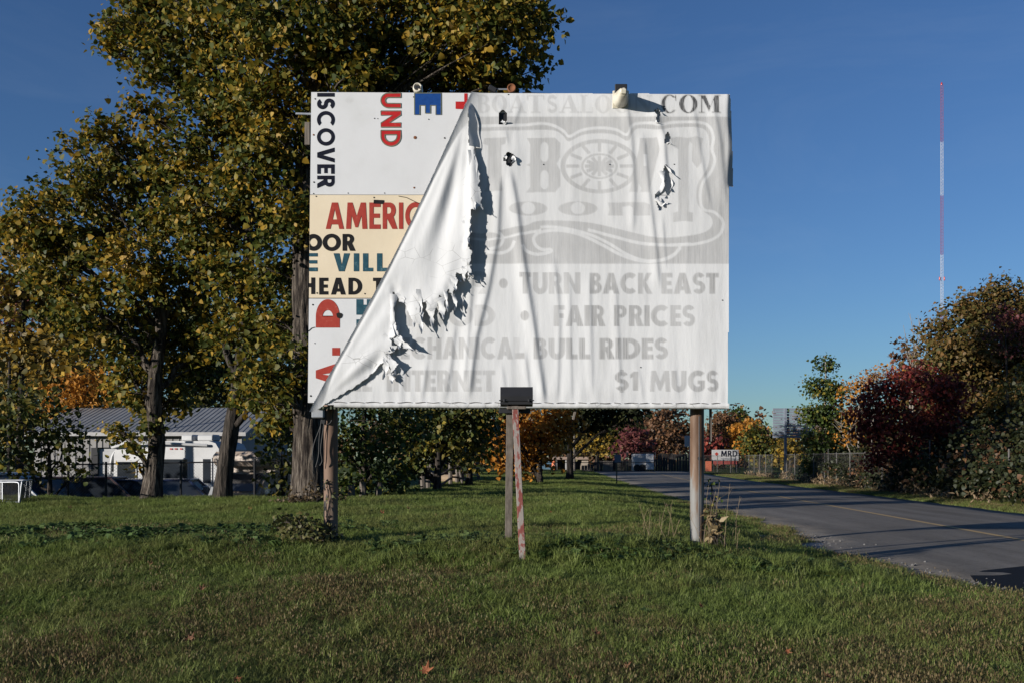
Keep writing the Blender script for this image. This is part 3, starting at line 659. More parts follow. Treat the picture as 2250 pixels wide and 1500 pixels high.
BR = [([(1118, 370), (1132, 450), (1146, 560), (1168, 700), (1196, 897)], 10, .060), ([(1108, 275), (1116, 330)], 7, .03), ([(1098, 380), (1092, 520), (1070, 640), (1045, 740), (1028, 880)], 9, .055),
      ([(1062, 420), (1040, 560), (1030, 700), (1018, 850)], 8, .035), ([(1000, 700), (990, 800), (976, 885)], 8, .03), ([(940, 780), (925, 885)], 8, .025), ([(1215, 560), (1228, 700), (1222, 890)], 7, .022), ([(1250, 600), (1254, 890)], 6, .018), ([(1292, 600), (1300, 880)], 7, .02), ([(1350, 620), (1362, 880)], 7, .018),
      ([(1372, 215), (1384, 300), (1392, 420), (1388, 520)], 8, .03), ([(1410, 290), (1424, 430), (1440, 560), (1446, 640)], 8, .035), ([(1452, 470), (1462, 600)], 6, .02), ([(1430, 215), (1455, 300), (1466, 420)], 7, .03), ([(1560, 215), (1580, 320), (1592, 460)], 9, .03), ([(1520, 230), (1535, 330), (1560, 470)], 7, .02),
      ([(1085, 215), (1105, 262)], 9, .02), ([(1330, 300), (1345, 500)], 8, .012), ([(1150, 210), (1120, 300)], 7, .015), ([(1480, 800), (1490, 892)], 7, .012), ([(1560, 800), (1572, 892)], 7, .012), ([(1520, 830), (1525, 892)], 6, .012), ([(1400, 800), (1412, 892)], 6, .012), ([(1150, 760), (1165, 892)], 7, .025), ([(1100, 790), (1112, 892)], 7, .02)]
def ban_depth(X, Y):
    d = .022+.008*n2(X, Y, 26, 240, 3)+.0036*n2(X, Y, 9, 190, 5)+.0016*n2(X, Y, 4.6, 120, 8)
    for P, w, amp in BR: d = d+ridge(X, Y, P, w, amp*.36)
    low = smooth(800, 885, Y); d = d+low*.0015*np.sin(X/4.3+2*np.sin(X/37))*(1+.6*np.sin(X/61))
    d = d*(.35+.65*smooth(203, 240, Y))*(.5+.5*smooth(897, 850, Y))
    for hx, hy, r in ((1105, 262, 22), (1120, 353, 24), (1440, 262, 18), (1464, 310, 16), (1460, 410, 40)):
        q = np.hypot(X-hx, (Y-hy)*.7)/r; d = d+.015*np.exp(-q*q)
    d = d+.05*np.exp(-np.maximum(fold_dist(X, Y), 0)/14)      # swells into the fold
    d = d-.055*smooth(1596, 1614, X)*smooth(420, 405, Y)+.02*np.sin(Y/23)*smooth(1590, 1612, X)*smooth(425, 400, Y)
    return d+.012
rightb = np.where(BYg < 413, 1606+3*smooth(215, 260, BYg)+4*smooth(300, 400, BYg), 1600.8-1.2*(BYg-413)/480)
topb = 205.5+3.0*(BXg-1032)/575+.8*np.sin(BXg/23)
ok = (fold_dist(BXg, BYg) > -1) & (BXg < rightb) & (BYg > topb) & (BYg < 890.5+3*(BXg-690)/910)
HOLES = [[(1098, 252), (1104, 245), (1114, 254), (1113, 274), (1097, 276), (1096, 262)], [(1108, 350), (1116, 337), (1128, 344), (1134, 352), (1122, 368), (1112, 364), (1114, 355), (1108, 357)],
         [(1436, 246), (1445, 242), (1449, 250), (1446, 272), (1440, 272), (1443, 256)], [(1461, 302), (1466, 294), (1471, 306), (1466, 319), (1459, 318)],
         [(1456, 380), (1461, 364), (1466, 372), (1478, 392), (1474, 402), (1474, 420), (1468, 436), (1462, 460), (1448, 464), (1440, 440), (1438, 432), (1450, 420), (1455, 402)]]
hm = np.zeros(BXg.shape, bool)
for h in HOLES: hm |= inside([h], BXg, BYg)
ok &= ~hm
def grid_faces(ok):
    ny_, nx_ = ok.shape; c = ok[:-1, :-1] & ok[1:, :-1] & ok[:-1, 1:] & ok[1:, 1:]
    idx = -np.ones(ok.shape, int); used = np.zeros(ok.shape, bool)
    used[:-1, :-1] |= c; used[1:, :-1] |= c; used[:-1, 1:] |= c; used[1:, 1:] |= c
    idx[used] = np.arange(used.sum()); j, i = np.nonzero(c)
    return used, np.stack([idx[j, i], idx[j+1, i], idx[j+1, i+1], idx[j, i+1]], -1)
def to_world(X, Y, dep): return np.stack([(X-CX)/F*SD, SD-dep, CZ+(HY-Y)/F*SD], -1)
def vinyl_mat(name, printed):
    m, nt, b = base_mat(name)
    t = tex(nt, 2.2, 5, coord='World', stretch=(1.5, 1, .35)); r = ramp(nt, [(.25, (.46, .46, .455)), (.45, (.545, .545, .545)), (.6, (.575, .575, .575)), (.85, (.595, .595, .59))])
    nt.links.new(t.outputs['Fac'], r.inputs[0]); src = r.outputs[0]
    if printed:
        at = nt.nodes.new('ShaderNodeAttribute'); at.attribute_name = 'ink'
        st = tex(nt, 60, 3, coord='World', stretch=(2.4, 1, .02)); sr = ramp(nt, [(.30, (.55, .55, .55)), (.7, (1, 1, 1))])
        nt.links.new(st.outputs['Fac'], sr.inputs[0])
        pt_ = tex(nt, 1.7, 5, .65, coord='World', stretch=(1, 1, .55)); pr = ramp(nt, [(.32, (.62, .62, .62)), (.6, (1.0, 1.0, 1.0))]); nt.links.new(pt_.outputs['Fac'], pr.inputs[0])
        m0 = nt.nodes.new('ShaderNodeMath'); m0.operation = 'MULTIPLY'; nt.links.new(at.outputs['Fac'], m0.inputs[0]); nt.links.new(pr.outputs[0], m0.inputs[1])
        mxx_ = nt.nodes.new('ShaderNodeMath'); mxx_.operation = 'MAXIMUM'; nt.links.new(m0.outputs[0], mxx_.inputs[0]); gt_ = nt.nodes.new('ShaderNodeMath'); gt_.operation = 'MULTIPLY_ADD'; gt_.inputs[1].default_value = 2.0; gt_.inputs[2].default_value = -1.0
        nt.links.new(at.outputs['Fac'], gt_.inputs[0]); nt.links.new(gt_.outputs[0], mxx_.inputs[1])
        mu = nt.nodes.new('ShaderNodeMath'); mu.operation = 'MULTIPLY'; nt.links.new(mxx_.outputs[0], mu.inputs[0]); nt.links.new(sr.outputs[0], mu.inputs[1])
        rr = ramp(nt, [(0, (1, 1, 1)), (.5, (.66, .655, .65)), (.62, (.40, .40, .40)), (.8, (.11, .11, .115)), (1.0, (.06, .06, .065))]); nt.links.new(mu.outputs[0], rr.inputs[0])
        mx = nt.nodes.new('ShaderNodeMix'); mx.data_type = 'RGBA'; mx.blend_type = 'MULTIPLY'; mx.inputs[0].default_value = 1
        nt.links.new(src, mx.inputs[6]); nt.links.new(rr.outputs[0], mx.inputs[7]); src = mx.outputs[2]
    else:
        v = tex(nt, 5.5, coord='World', kind='voronoi', stretch=(1, 1, 1.4)); v.feature = 'DISTANCE_TO_EDGE'
        n_ = tex(nt, 1.6, 3, coord='World'); rn = ramp(nt, [(.52, (0, 0, 0)), (.60, (1, 1, 1))]); nt.links.new(n_.outputs['Fac'], rn.inputs[0])
        rv = ramp(nt, [(.0, (.45, .44, .42)), (.012, (.8, .8, .8)), (.02, (1, 1, 1))]); nt.links.new(v.outputs['Distance'], rv.inputs[0])
        mx = nt.nodes.new('ShaderNodeMix'); mx.data_type = 'RGBA'; mx.blend_type = 'MULTIPLY'; nt.links.new(rn.outputs[0], mx.inputs[0])
        nt.links.new(src, mx.inputs[6]); nt.links.new(rv.outputs[0], mx.inputs[7]); src = mx.outputs[2]
    nt.links.new(src, b.inputs['Base Color']); b.inputs['Roughness'].default_value = .7; b.inputs['Specular IOR Level'].default_value = .15
    t2 = tex(nt, 9, 5, coord='World', stretch=(2, 1, .5)); bump(nt, b, t2.outputs['Fac'], .15, .02)
    tr = nt.nodes.new('ShaderNodeBsdfTranslucent'); nt.links.new(src, tr.inputs[0]); ms = nt.nodes.new('ShaderNodeMixShader'); ms.inputs[0].default_value = .06
    nt.links.new(b.outputs[0], ms.inputs[1]); nt.links.new(tr.outputs[0], ms.inputs[2]); nt.links.new(ms.outputs[0], nt.nodes['Material Output'].inputs[0])
    return m
M_vinyl, M_vback = vinyl_mat('printed_vinyl', True), vinyl_mat('vinyl_back', False)
vb = thing('vinyl_banner', 'faded white vinyl banner with ghosted grey print, torn and peeling off the billboard', 'banner', (0, SD-.02, 2.2))
used, fc = grid_faces(ok)
dep = ban_depth(BXg, BYg)
sheet = mk('sheet', to_world(BXg[used], BYg[used], dep[used]), fc, M_vinyl, vb, sm=True)
at = sheet.data.attributes.new('ink', 'FLOAT', 'POINT'); at.data.foreach_set('value', PR[used].astype(np.float32))
# hem with its lacing cord, and the roll that wraps under the board
hx = np.linspace(735, 1600, 200)
hy = 889.5+3*(hx-690)/910
V = []
for d_, dy in ((.045, -7), (.050, -2), (.045, 2.5), (.02, 5), (-.02, 5.5)):
    V.append(to_world(hx, hy+dy+.35*np.sin(hx/31.0)+.18*np.sin(hx/7.3+2*np.sin(hx/41)), d_+.002*np.sin(hx/9.1+3*np.sin(hx/57))+.001*np.sin(hx/3.3)))
V = np.array(V); n_ = len(hx); j = (np.arange(4)[:, None]*n_+np.arange(n_-1)[None]).ravel()
mk('hem', V.reshape(-1, 3), np.stack([j, j+n_, j+n_+1, j+1], -1), M_vback, vb, sm=True)
cord = MB(); seg = 0
while seg < len(hx)-8:
    ln = rng.integers(4, 9); q = hx[seg:seg+ln]; cord.tube(to_world(q, hy[seg:seg+ln]-6.2+.8*np.sin(q/6), np.full(len(q), .056)), .0035, 4); seg += ln+rng.integers(0, 2)
cord.build('lacing_cord', M('frayed_cord', (.12, .11, .10), .9, 9), vb, kind='stuff')
# the peeled flap showing the blank back of the vinyl
z1 = lambda P: [(660+x/3.846, 170+y/3.846) for x, y in P]
z2 = lambda P: [(660+x/3.846, 540+y/3.846) for x, y in P]
rag = z1([(1400, 190), (1425, 300), (1428, 420), (1432, 590), (1475, 600), (1470, 660), (1490, 740), (1500, 800), (1522, 850), (1512, 930), (1530, 1000), (1535, 1090), (1552, 1155), (1510, 1120), (1480, 1160), (1450, 1150), (1442, 1290), (1432, 1400)]) + \
      z2([(1425, 20), (1462, 85), (1440, 160), (1448, 235), (1455, 265), (1420, 245), (1400, 300), (1380, 260), (1330, 255), (1318, 330), (1300, 430), (1268, 420), (1255, 380), (1240, 440), (1215, 480), (1180, 440), (1165, 540), (1120, 575), (1092, 560), (1085, 490), (1050, 500), (1005, 470), (1030, 590), (1042, 680), (1000, 682), (965, 655), (930, 600), (895, 520), (868, 470), (840, 450), (792, 400),
      (800, 560), (820, 690), (855, 800), (825, 770), (800, 795), (775, 788), (785, 850), (842, 850), (800, 905), (735, 925), (770, 960), (848, 1000), (810, 1040), (780, 1082), (765, 1010), (735, 980), (690, 1010), (640, 1052), (630, 1078), (480, 1190), (330, 1275), (200, 1350), (140, 1402), (80, 1408), (62, 1350)])
flp = rag+[(fb[0], fb[1]), (fa[0], fa[1])]
qx = np.arange(674, 1070, 1.5); qy = np.arange(208, 912, 1.5); QX, QY = np.meshgrid(qx, qy)
QXj = QX+.5*np.sin(QY*1.9+QX)*.7; QYj = QY+.5*np.sin(QX*2.1-QY)*.7
fok = inside([flp], QX+1.2*np.sin(QY/3.1)+.9*np.sin(QX/1.7+QY/2.3), QY+1.0*np.sin(QX/2.7)) & (fold_dist(QX, QY) > -.5)
R_ = np.array(rag)
dedge = np.full(QX.shape, 1e9)
for p in R_[::1]: dedge = np.minimum(dedge, np.hypot(QX-p[0], QY-p[1]))
e = np.maximum(fold_dist(QX, QY), 0)
ap = np.arctan2(QX-1034, QY-205.0)            # fan of folds hanging from the top fixing
ra = np.hypot(QX-1034, QY-205)
bp = np.arctan2(QY-905, QX-680.0); rb = np.hypot(QX-680, QY-905)
roll = 16.0
fdp = .045+.045*np.sqrt(np.clip(1-(1-np.minimum(e, roll)/roll)**2, 0, 1))
fdp += .045*smooth(0, 150, e)
fdp += smooth(30, 260, ra)*(.017*np.sin(ap*19+1.2)+.007*np.sin(ap*43+.5))*smooth(6, 40, e)*smooth(760, 560, QY)
fdp += smooth(40, 180, rb)*(.013*np.sin(bp*15+.4)+.005*np.sin(bp*33))*smooth(6, 40, e)*smooth(560, 700, QY)
fdp += .008*n2(QX, QY, 14, 22, 21)*smooth(70, 8, dedge)*smooth(6, 40, e)+.03*smooth(22, 0, dedge)*n2(QX, QY, 11, 20, 33)
fdp -= .020*np.exp(-((e-44-.05*ra)/20)**2)*smooth(60, 260, ra)*smooth(40, 160, rb)-.012*np.exp(-((e-95-.08*ra)/26)**2)*smooth(120, 300, ra)
fdp *= lerp(.55, 1, smooth(205, 420, QY))*lerp(.5, 1, smooth(905, 800, QY))
fdp = np.maximum(fdp, ban_depth(QX, QY)+.012)
used, fc = grid_faces(fok)
mk('flap', to_world(QXj[used], QYj[used], fdp[used]), fc, M_vback, vb, sm=True)
# loose shreds curling off the torn edge
def shred(P, w, dep0, curl, name='shred'):
    P = curve_pts(np.array(P, float), 5); m = len(P); T = np.gradient(P, axis=0); T /= np.linalg.norm(T, axis=1)[:, None]+1e-9
    N = np.stack([-T[:, 1], T[:, 0]], -1); t = np.linspace(0, 1, m); V = []
    wd_ = w*(1-.9*t**1.3)*(1+.3*np.sin(t*13+P[0, 0])+.15*np.sin(t*29+P[0, 1]))
    for k in range(5):
        u = (k-2)/2; q = P+N*(wd_*u*.5)[:, None]
        V.append(to_world(q[:, 0], q[:, 1], dep0+curl*t*t+.007*(u*u)*(1+t)*np.sin(P[0, 0]*1.7)+.012*np.sin(t*7+u*1.5)))
    V = np.array(V).transpose(1, 0, 2).reshape(-1, 3); j = (np.arange(m-1)[:, None]*5+np.arange(4)[None]).ravel()
    return mk(name, V, np.stack([j, j+1, j+6, j+5], -1), M_vback, vb, sm=True)
for P, w, d0, cu in [([(1036, 335), (1044, 390), (1050, 440), (1046, 470)], 13, .12, .06), ([(1040, 400), (1034, 440), (1038, 466)], 8, .14, .05), 
        ([(925, 640), (925, 680), (931, 712)], 12, .16, .04), ([(868, 650), (864, 700), (872, 742)], 12, .14, .05), ([(850, 775), (866, 800), (872, 822)], 9, .12, .04), ([(845, 785), (860, 810), (862, 826)], 6, .13, .02), ([(1018, 590), (1028, 604), (1034, 622)], 5, .19, .03), ([(996, 650), (1003, 672), (1000, 686)], 7, .15, .02)]:
    shred(P, w*1.2, d0*.75, cu*.8)
rs = np.random.default_rng(77)
cand = [p for p in rag if 860 < p[0] < 1052 and 470 < p[1] < 825]
for k in range(14):
    p = np.array(cand[rs.integers(len(cand))])+rs.normal(0, 3, 2); p[0] -= 3; ln = rs.uniform(10, 30); sw = rs.normal(.15, .35)
    shred([p-np.array((sw*3, 3)), p+np.array((sw*ln*.4+rs.normal(0, 2), ln*.45)), p+np.array((sw*ln, ln))], rs.uniform(7, 18), rs.uniform(.07, .13), rs.uniform(-.03, .06))
strip_at = [(1044, 452), (1036, 470), (1030, 500), (1034, 560), (1030, 585), (1020, 600), (1006, 600), (1000, 620), (992, 640), (982, 648), (972, 668), (960, 672), (950, 676), (938, 668), (926, 690), (912, 688), (900, 670), (884, 655), (868, 660), (872, 730), (858, 745), (868, 790), (855, 800)]
for k, (x_, y_) in enumerate(strip_at):
    if k % 5 in (1, 3): continue
    ln = rs.uniform(14, 56)*(.7 if k > 17 else 1); sw = rs.normal(.05, .2); d0 = float(fdp[int(np.clip((y_-10-208)/1.5, 0, len(qy)-1)), int(np.clip((x_-8-674)/1.5, 0, len(qx)-1))])
    shred([(x_-4, y_-10), (x_-1+sw*ln*.4, y_+ln*.4), (x_+sw*ln, y_+ln)], rs.uniform(9, 22), max(.05, d0-.006), rs.uniform(-.03, .07))
# standing strip of the printed sheet turned up along the tear
V = []
yy = np.linspace(212, 328, 50)
for d_, dx in ((.03, 6), (.09, 0), (.11, -3)): V.append(to_world(1034+dx+10*(yy-212)/116*(dx/6+.5)+1.2*np.sin(yy/7), yy, d_*smooth(205, 260, yy)+.015))
V = np.array(V); n_ = 50; j = (np.arange(2)[:, None]*n_+np.arange(n_-1)[None]).ravel()
mk('turned_edge', V.reshape(-1, 3), np.stack([j, j+n_, j+n_+1, j+1], -1), M_vback, vb, sm=True)
# ragged lips round the holes; black plates stand in for the shade inside two
for P, w, d0, cu in [([(1102, 270), (1110, 275), (1114, 271)], 7, .05, .02), ([(1124, 350), (1131, 354), (1124, 364)], 9, .06, .03), ([(1110, 345), (1112, 352), (1109, 357)], 6, .05, .02), ([(1440, 246), (1446, 246), (1449, 256)], 4, .06, .03), ([(1443, 268), (1440, 273), (1446, 275)], 5, .05, .02), ([(1463, 318), (1470, 319), (1474, 322)], 5, .05, .03), ([(1452, 378), (1456, 400), (1449, 424), (1438, 432)], 12, .05, .05), ([(1460, 366), (1470, 380), (1477, 394)], 4, .06, .04), ([(1440, 438), (1452, 452), (1462, 448)], 10, .05, .03), ([(1474, 396), (1476, 410), (1470, 424)], 5, .05, .03)]:
    shred(P, w, d0, cu, 'torn_lip')
for x, y, w, h in ((1106, 263, 22, 26), (1120, 353, 30, 34)):
    MB().box(S(x, y, .006), (w/190, .008, h/190)).build('bracket_or_shade_plate', M_dark, bb)
for x, y, in ((1194, 364), (1339, 364), (1480, 364), (1586, 661), (1407, 807), (1117, 210)):
    MB().lathe([(.008, 0), (.006, -.006), (.001, -.008)], S(x, y, float(ban_depth(np.array([x+0.]), np.array([y+0.]))[0])), 'y', 6).build('staple', M_dark, vb)

# ------------------------------------------------------------------ lamps on the board and in front of it
def flood_head(name, px, py, label, scale=1.0, tilt=14, D=SD-.22):
    c = W(px, py, D); t = thing(name, label, 'floodlight', c)
    R = np.array(Matrix.Rotation(math.radians(tilt), 3, 'X'))
    sec = []
    for y, w, h, zc in ((-.13, .07, .07, .035), (-.11, .095, .10, .03), (-.04, .115, .135, .015), (.04, .135, .16, .0), (.12, .165, .18, -.015), (.16, .175, .185, -.02)):
        ring = [(w*.5*np.sign(math.cos(q))*abs(math.cos(q))**.8, y, zc+h*.5*np.sign(math.sin(q))*abs(math.sin(q))**.8) for q in np.linspace(0, 2*math.pi, 20, endpoint=False)]
        sec.append(ring)
    V = np.array(sec).reshape(-1, 3)*scale; m = len(sec)
    fs = [(j*20+i, j*20+(i+1) % 20, (j+1)*20+(i+1) % 20, (j+1)*20+i) for j in range(m-1) for i in range(20)]+[tuple(range(20))[::-1]]
    mk('lamp_housing', V@R.T+c, fs, M_lamp, t, sm=True)
    g = MB(); g.bbox((0, 0, 0), (.185*scale, .02*scale, .195*scale), .006); g.v[0] = (g.v[0]+np.array((0, .165, -.02))*scale)@R.T+c; g.build('rim', M_lamp, t)
    g = MB(); g.bbox((0, 0, 0), (.06*scale, .03, .05*scale), .006); g.v[0] = (g.v[0]+np.array((0, -.132, .035))*scale)@R.T+c; g.build('ballast_cap', M_lamp, t)
    for sx in (-1, 1):
        g = MB(); g.lathe([(.008, 0), (.006, -.008), (.001, -.01)], (0, 0, 0), 'y', 8); g.v[0] = (g.v[0]+np.array((sx*.022, -.125, .075))*scale)@R.T+c; g.build('bolt', M_dark, t)
    g = MB(); g.bbox(c+np.array((0, .12, .12)), (.14*scale, .03, .12*scale), .006); g.build('mounting_plate', M_dark, t)
    p0 = c+np.array((0, .10, .06)); p1_ = np.array((c[0], SD+.04, CZ+(HY-204)/F*SD+.03))
    g = MB(); g.tube(curve_pts([p0, (p0+p1_)/2+np.array((0, 0, .04)), p1_], 6), .016, 8); g.build('arm', M_metal, t)
    return t
flood_head('floodlight', 1367, 212, 'cream enamel floodlight hanging over the top edge of the torn banner', 1.0)
# small lamp heads behind the top edge
c = W(918, 197, SD+.12); t = thing('floodlight', 'round white floodlight peeping over the board above the blue letter E', 'floodlight', c)
MB().lathe([(.055, .08), (.058, -.02), (.05, -.05), (.04, -.05), (.035, -.02)], c+np.array((0, 0, .01)), 'y', 20).build('lamp_housing', M_lamp, t, sm=True)
MB().bbox(c+np.array((.005, -.055, .005)), (.06, .01, .035), .003).build('lens', M_dark, t)
MB().box(c+np.array((0, .05, -.10)), (.03, .03, .24)).build('arm', M_metal, t)
MB().box(c+np.array((.045, .02, 0)), (.012, .05, .10)).build('bracket_or_shade_plate', M_metal, t)
c = W(1124, 196, SD+.10); t = thing('floodlight', 'rusted round floodlight lying on the top edge of the board', 'floodlight', c)
MB().lathe([(.02, .07), (.045, .03), (.052, -.03), (.045, -.045), (.035, -.03)], c, 'y', 18).build('lamp_housing', M_rusty, t, sm=True)
MB().tube([c+np.array((-.17, .0, -.005)), c+np.array((-.03, 0, -.005))], .011, 6).build('arm', M_metal, t)
MB().bbox(c+np.array((-.22, .02, 0)), (.10, .09, .055), .008, np.array(Matrix.Rotation(.5, 3, 'Y'))).build('ballast_box', M_dark, t)
# lower floodlight on its two leaning timbers
LD = 10.62
c = W(1135, 871, LD)
t = thing('post_floodlight', 'black box floodlight on two leaning timber posts in front of the banner', 'floodlight', (c[0], LD, float(H(c[0], LD))))
mb = MB(); prof = [(-.10, -.085), (.09, -.10), (.12, -.02), (.09, .10), (-.07, .10), (-.115, .0)]
mb.v = []; V = [(x, y, z) for x in (-.172, .172) for y, z in prof]
mb.add(np.array(V)+c, [tuple(range(6)), tuple(range(11, 5, -1))]+[(i, i+6, (i+1) % 6+6, (i+1) % 6) for i in range(6)])
mb.build('lamp_housing', M_dark, t)
mb = MB(); mb.bbox(c+np.array((0, -.112, -.045)), (.372, .02, .012), .004)
for sx in (-.13, .13): mb.bbox(c+np.array((sx, -.118, -.045)), (.02, .02, .03), .004)
mb.build('hinge_bar', M_dark, t)
mb = MB(); mb.bbox(c+np.array((0, .0, -.118)), (.20, .14, .03), .004); mb.build('mounting_shelf', M_wood, t)
mb = MB(); mb.bbox(c+np.array((-.02, .10, -.145)), (.34, .05, .05), .004); mb.build('cross_bar', M_dark, t)
stick(W(1132, 892, LD-.01), np.array((W(1149, 1215, LD-.25)[0], LD-.3, float(H(.12, LD-.3))-.05)), .068, .075, M_woodred, t, 'timber_post')
stick(W(1121, 896, LD+.14), np.array((W(1117, 1165, LD+.6)[0], LD+.62, float(H(0, LD+.62))-.05)), .08, .05, M_wood, t, 'timber_post')

# ------------------------------------------------------------------ trees
LEAF = np.array([(0, 0, 0), (.46, .16, .10), (.36, .56, .06), (0, 1, -.04), (-.36, .56, .06), (-.46, .16, .10)])
LEAFN = np.array([(0, 0, 0), (.17, .35, .05), (0, 1, -.06), (-.17, .35, .05)])
def leaves(r, C, dirs, size, narrow=False, up=.5, hang=.5, jitter=.5):
    "C: leaf anchor points, dirs: outward directions"
    n = len(C); g = r.normal(size=(n, 3))
    N = .5*dirs+np.array((0, 0, up))+.75*g; N /= np.linalg.norm(N, axis=1)[:, None]
    T = r.normal(size=(n, 3))*.8+np.array((0, 0, -hang))+.35*dirs; T -= N*(T*N).sum(1)[:, None]; T /= np.linalg.norm(T, axis=1)[:, None]+1e-9
    B = np.cross(N, T); s = size*r.uniform(1-jitter, 1+jitter, n)
    tp = LEAFN if narrow else LEAF
    V = C[:, None]+s[:, None, None]*(tp[None, :, 0:1]*B[:, None]+tp[None, :, 1:2]*T[:, None]+tp[None, :, 2:3]*N[:, None])
    k = len(tp); o = (np.arange(n)*k)[:, None]
    Fc = o+np.array([[0, 1, 2, 3]]) if narrow else np.concatenate([o+np.array([[0, 1, 2, 3]]), o+np.array([[0, 3, 4, 5]])])
    return V.reshape(-1, 3), Fc
def foliage(r, lobes, n, size, spray=14, sigma=.2, narrow=False, up=.5, hang=.5, flat=.6, shell=.5):
    "sprays of leaves through the volume of the lobes; n: leaves per square metre of lobe"
    C = []; Dd = []; heads = []
    for c, rad in lobes:
        c = np.array(c); rr = np.array((rad, rad*.9, rad*.8)) if np.isscalar(rad) else np.array(rad)
        m = max(2, int(n*rr[0]*rr[2]/spray)); d = r.normal(size=(m, 3)); d /= np.linalg.norm(d, axis=1)[:, None]
        u = r.uniform(.12, 1, m)**shell
        wob = 1+.22*np.sin(d[:, 0]*5+c[0])*np.cos(d[:, 2]*6+c[2]*2)+.12*r.normal(size=m)
        hc = c+d*(u*wob)[:, None]*rr; heads.append(hc)
        k = r.poisson(spray, m)+1; P = np.repeat(hc, k, 0); q = r.normal(size=(len(P), 3))*sigma*np.array((1, 1, flat))
        C.append(P+q); Dd.append(np.repeat(d, k, 0))
    V, Fc = leaves(r, np.concatenate(C), np.concatenate(Dd), size, narrow, up, hang)
    return V, Fc, heads
def branches(r, mb, trunk, rad, lobes, heads, twigs=8, thick=.3):
    zt = trunk[:, 2]
    for (c, rr), h in zip(lobes, heads):
        c = np.array(c); rr = np.max(rr)
        hd = np.hypot(*(c[:2]-trunk[len(trunk)//2, :2])); z = np.clip(c[2]-.75*hd-.3, zt[1], zt[-1]*.98)
        k = int(np.argmin(abs(zt-z))); p = trunk[k]; r0 = min(rad[k]*.55, .03+thick*.12*rr+.02*hd)
        mid = lerp(p, c, .5)+np.array((0, 0, .12*hd))+r.normal(size=3)*.12*rr
        path = curve_pts([p, lerp(p, mid, .55)+r.normal(size=3)*.06*rr, mid, lerp(mid, c, .6)+r.normal(size=3)*.1*rr, c], 4)
        mb.tube(path, np.linspace(r0, r0*.35, len(path)), 6, False)
        idx = r.choice(len(h), min(twigs, len(h)), replace=False)
        for q in idx:
            s = path[r.integers(len(path)//3, len(path))]; e = h[q]
            mm = lerp(s, e, .5)+r.normal(size=3)*.1*rr+np.array((0, 0, .08*rr))
            tp = curve_pts([s, mm, e], 4); mb.tube(tp, np.linspace(max(.008, r0*.3), .005, len(tp)), 4, False)
def trunk_path(base, pts): return curve_pts(np.vstack([[base], pts]), 5)
def tree(name, label, D, trunk_px, r0, lobes_px, n, size, leafm, barkm=M_bark, seed=1, group=None, cat='tree', narrow=False, spray=14, sigma=.2, up=.5, hang=.5, twigs=8, depth=.8, flat=.6, r1=None, sides=10, shell=.5, thick=.3):
    r = np.random.default_rng(seed)
    b = W(trunk_px[0][0], trunk_px[0][1], D); b[2] = float(H(b[0], D))-.15
    pts = [W(x, y, D)+np.array((0, r.normal(0, .06), 0)) for x, y in trunk_px[1:]]
    tr = trunk_path(b, pts); t = thing(name, label, cat, (b[0], b[1], b[2]+.15), group=group)
    zz = (tr[:, 2]-tr[0, 2])/(tr[-1, 2]-tr[0, 2]+1e-6)
    rad = r0*(1-.75*zz**1.1)+r0*.55*np.exp(-(tr[:, 2]-tr[0, 2])/(r0*1.6))
    lobes = []
    for L in lobes_px:
        px, py, rr = L[:3]; dd = L[3] if len(L) > 3 else r.uniform(-1, 1)*depth*rr
        lobes.append((W(px, py, D+dd), rr))
    V, Fc, heads = foliage(r, lobes, n, size, spray, sigma, narrow, up, hang, flat, shell)
    mb = MB()
    tv, tf = tube(tr, rad, sides)
    if sides > 16:
        ang = np.tile(np.arange(sides)*2*math.pi/sides, len(tr)); zq = np.repeat(tr[:, 2], sides)
        axis_ = np.repeat(tr, sides, 0); nv = tv-axis_
        rid = .15*np.abs(np.sin(ang*7+1.3*np.sin(zq*3.1)+.6*np.sin(zq*7)))+.06*np.sin(ang*13+zq*5)+.04*np.sin(ang*3+zq)
        tv = axis_+nv*(1+rid-.06)[:, None]
    mb.add(tv, tf); branches(r, mb, tr, rad, lobes, heads, twigs, thick)
    mb.build('trunk', barkm, t, sm=True)
    mk('crown', V, Fc, leafm, t)
    return t
G0, G1, G2 = (.022, .030, .008), (.042, .055, .012), (.075, .085, .018)
Y0, Y1, O0, O1, R0, R1, B0 = (.19, .155, .022), (.36, .23, .03), (.28, .13, .02), (.40, .20, .04), (.16, .025, .018), (.26, .06, .035), (.07, .045, .022)
L_maple = leaf_mat('turning_maple_leaf', [(.0, G0), (.2, (.038, .052, .010)), (.40, (.075, .088, .014)), (.53, (.125, .10, .016)), (.63, Y0), (.76, (.30, .18, .02)), (.90, Y1), (1, (.45, .30, .10))], .36)
L_maple2 = leaf_mat('olive_maple_leaf', [(.0, G0), (.3, G1), (.5, G2), (.65, (.10, .08, .016)), (.8, Y0), (.95, Y1)], .25)
L_green = leaf_mat('green_leaf', [(.0, G0), (.35, (.035, .058, .012)), (.65, (.06, .085, .018)), (.85, Y0), (1, O0)], .25)
L_yel = leaf_mat('yellow_brown_leaf', [(.0, (.04, .04, .01)), (.3, (.09, .075, .018)), (.55, (.15, .10, .02)), (.75, Y1), (1, O0)], .3)
L_org = leaf_mat('orange_leaf', [(.0, (.15, .075, .014)), (.35, (.34, .15, .02)), (.6, (.46, .19, .025)), (.8, (.50, .25, .05)), (1, (.18, .14, .03))], .4)
L_red = leaf_mat('red_sumac_leaf', [(.0, (.025, .012, .010)), (.35, (.075, .016, .015)), (.6, (.18, .028, .022)), (.8, (.27, .055, .032)), (1, (.24, .11, .03))], .3)
L_oak = leaf_mat('bronze_oak_leaf', [(.0, (.03, .034, .010)), (.3, (.065, .06, .015)), (.55, (.105, .068, .019)), (.75, (.15, .08, .025)), (1, (.075, .085, .022))], .25)
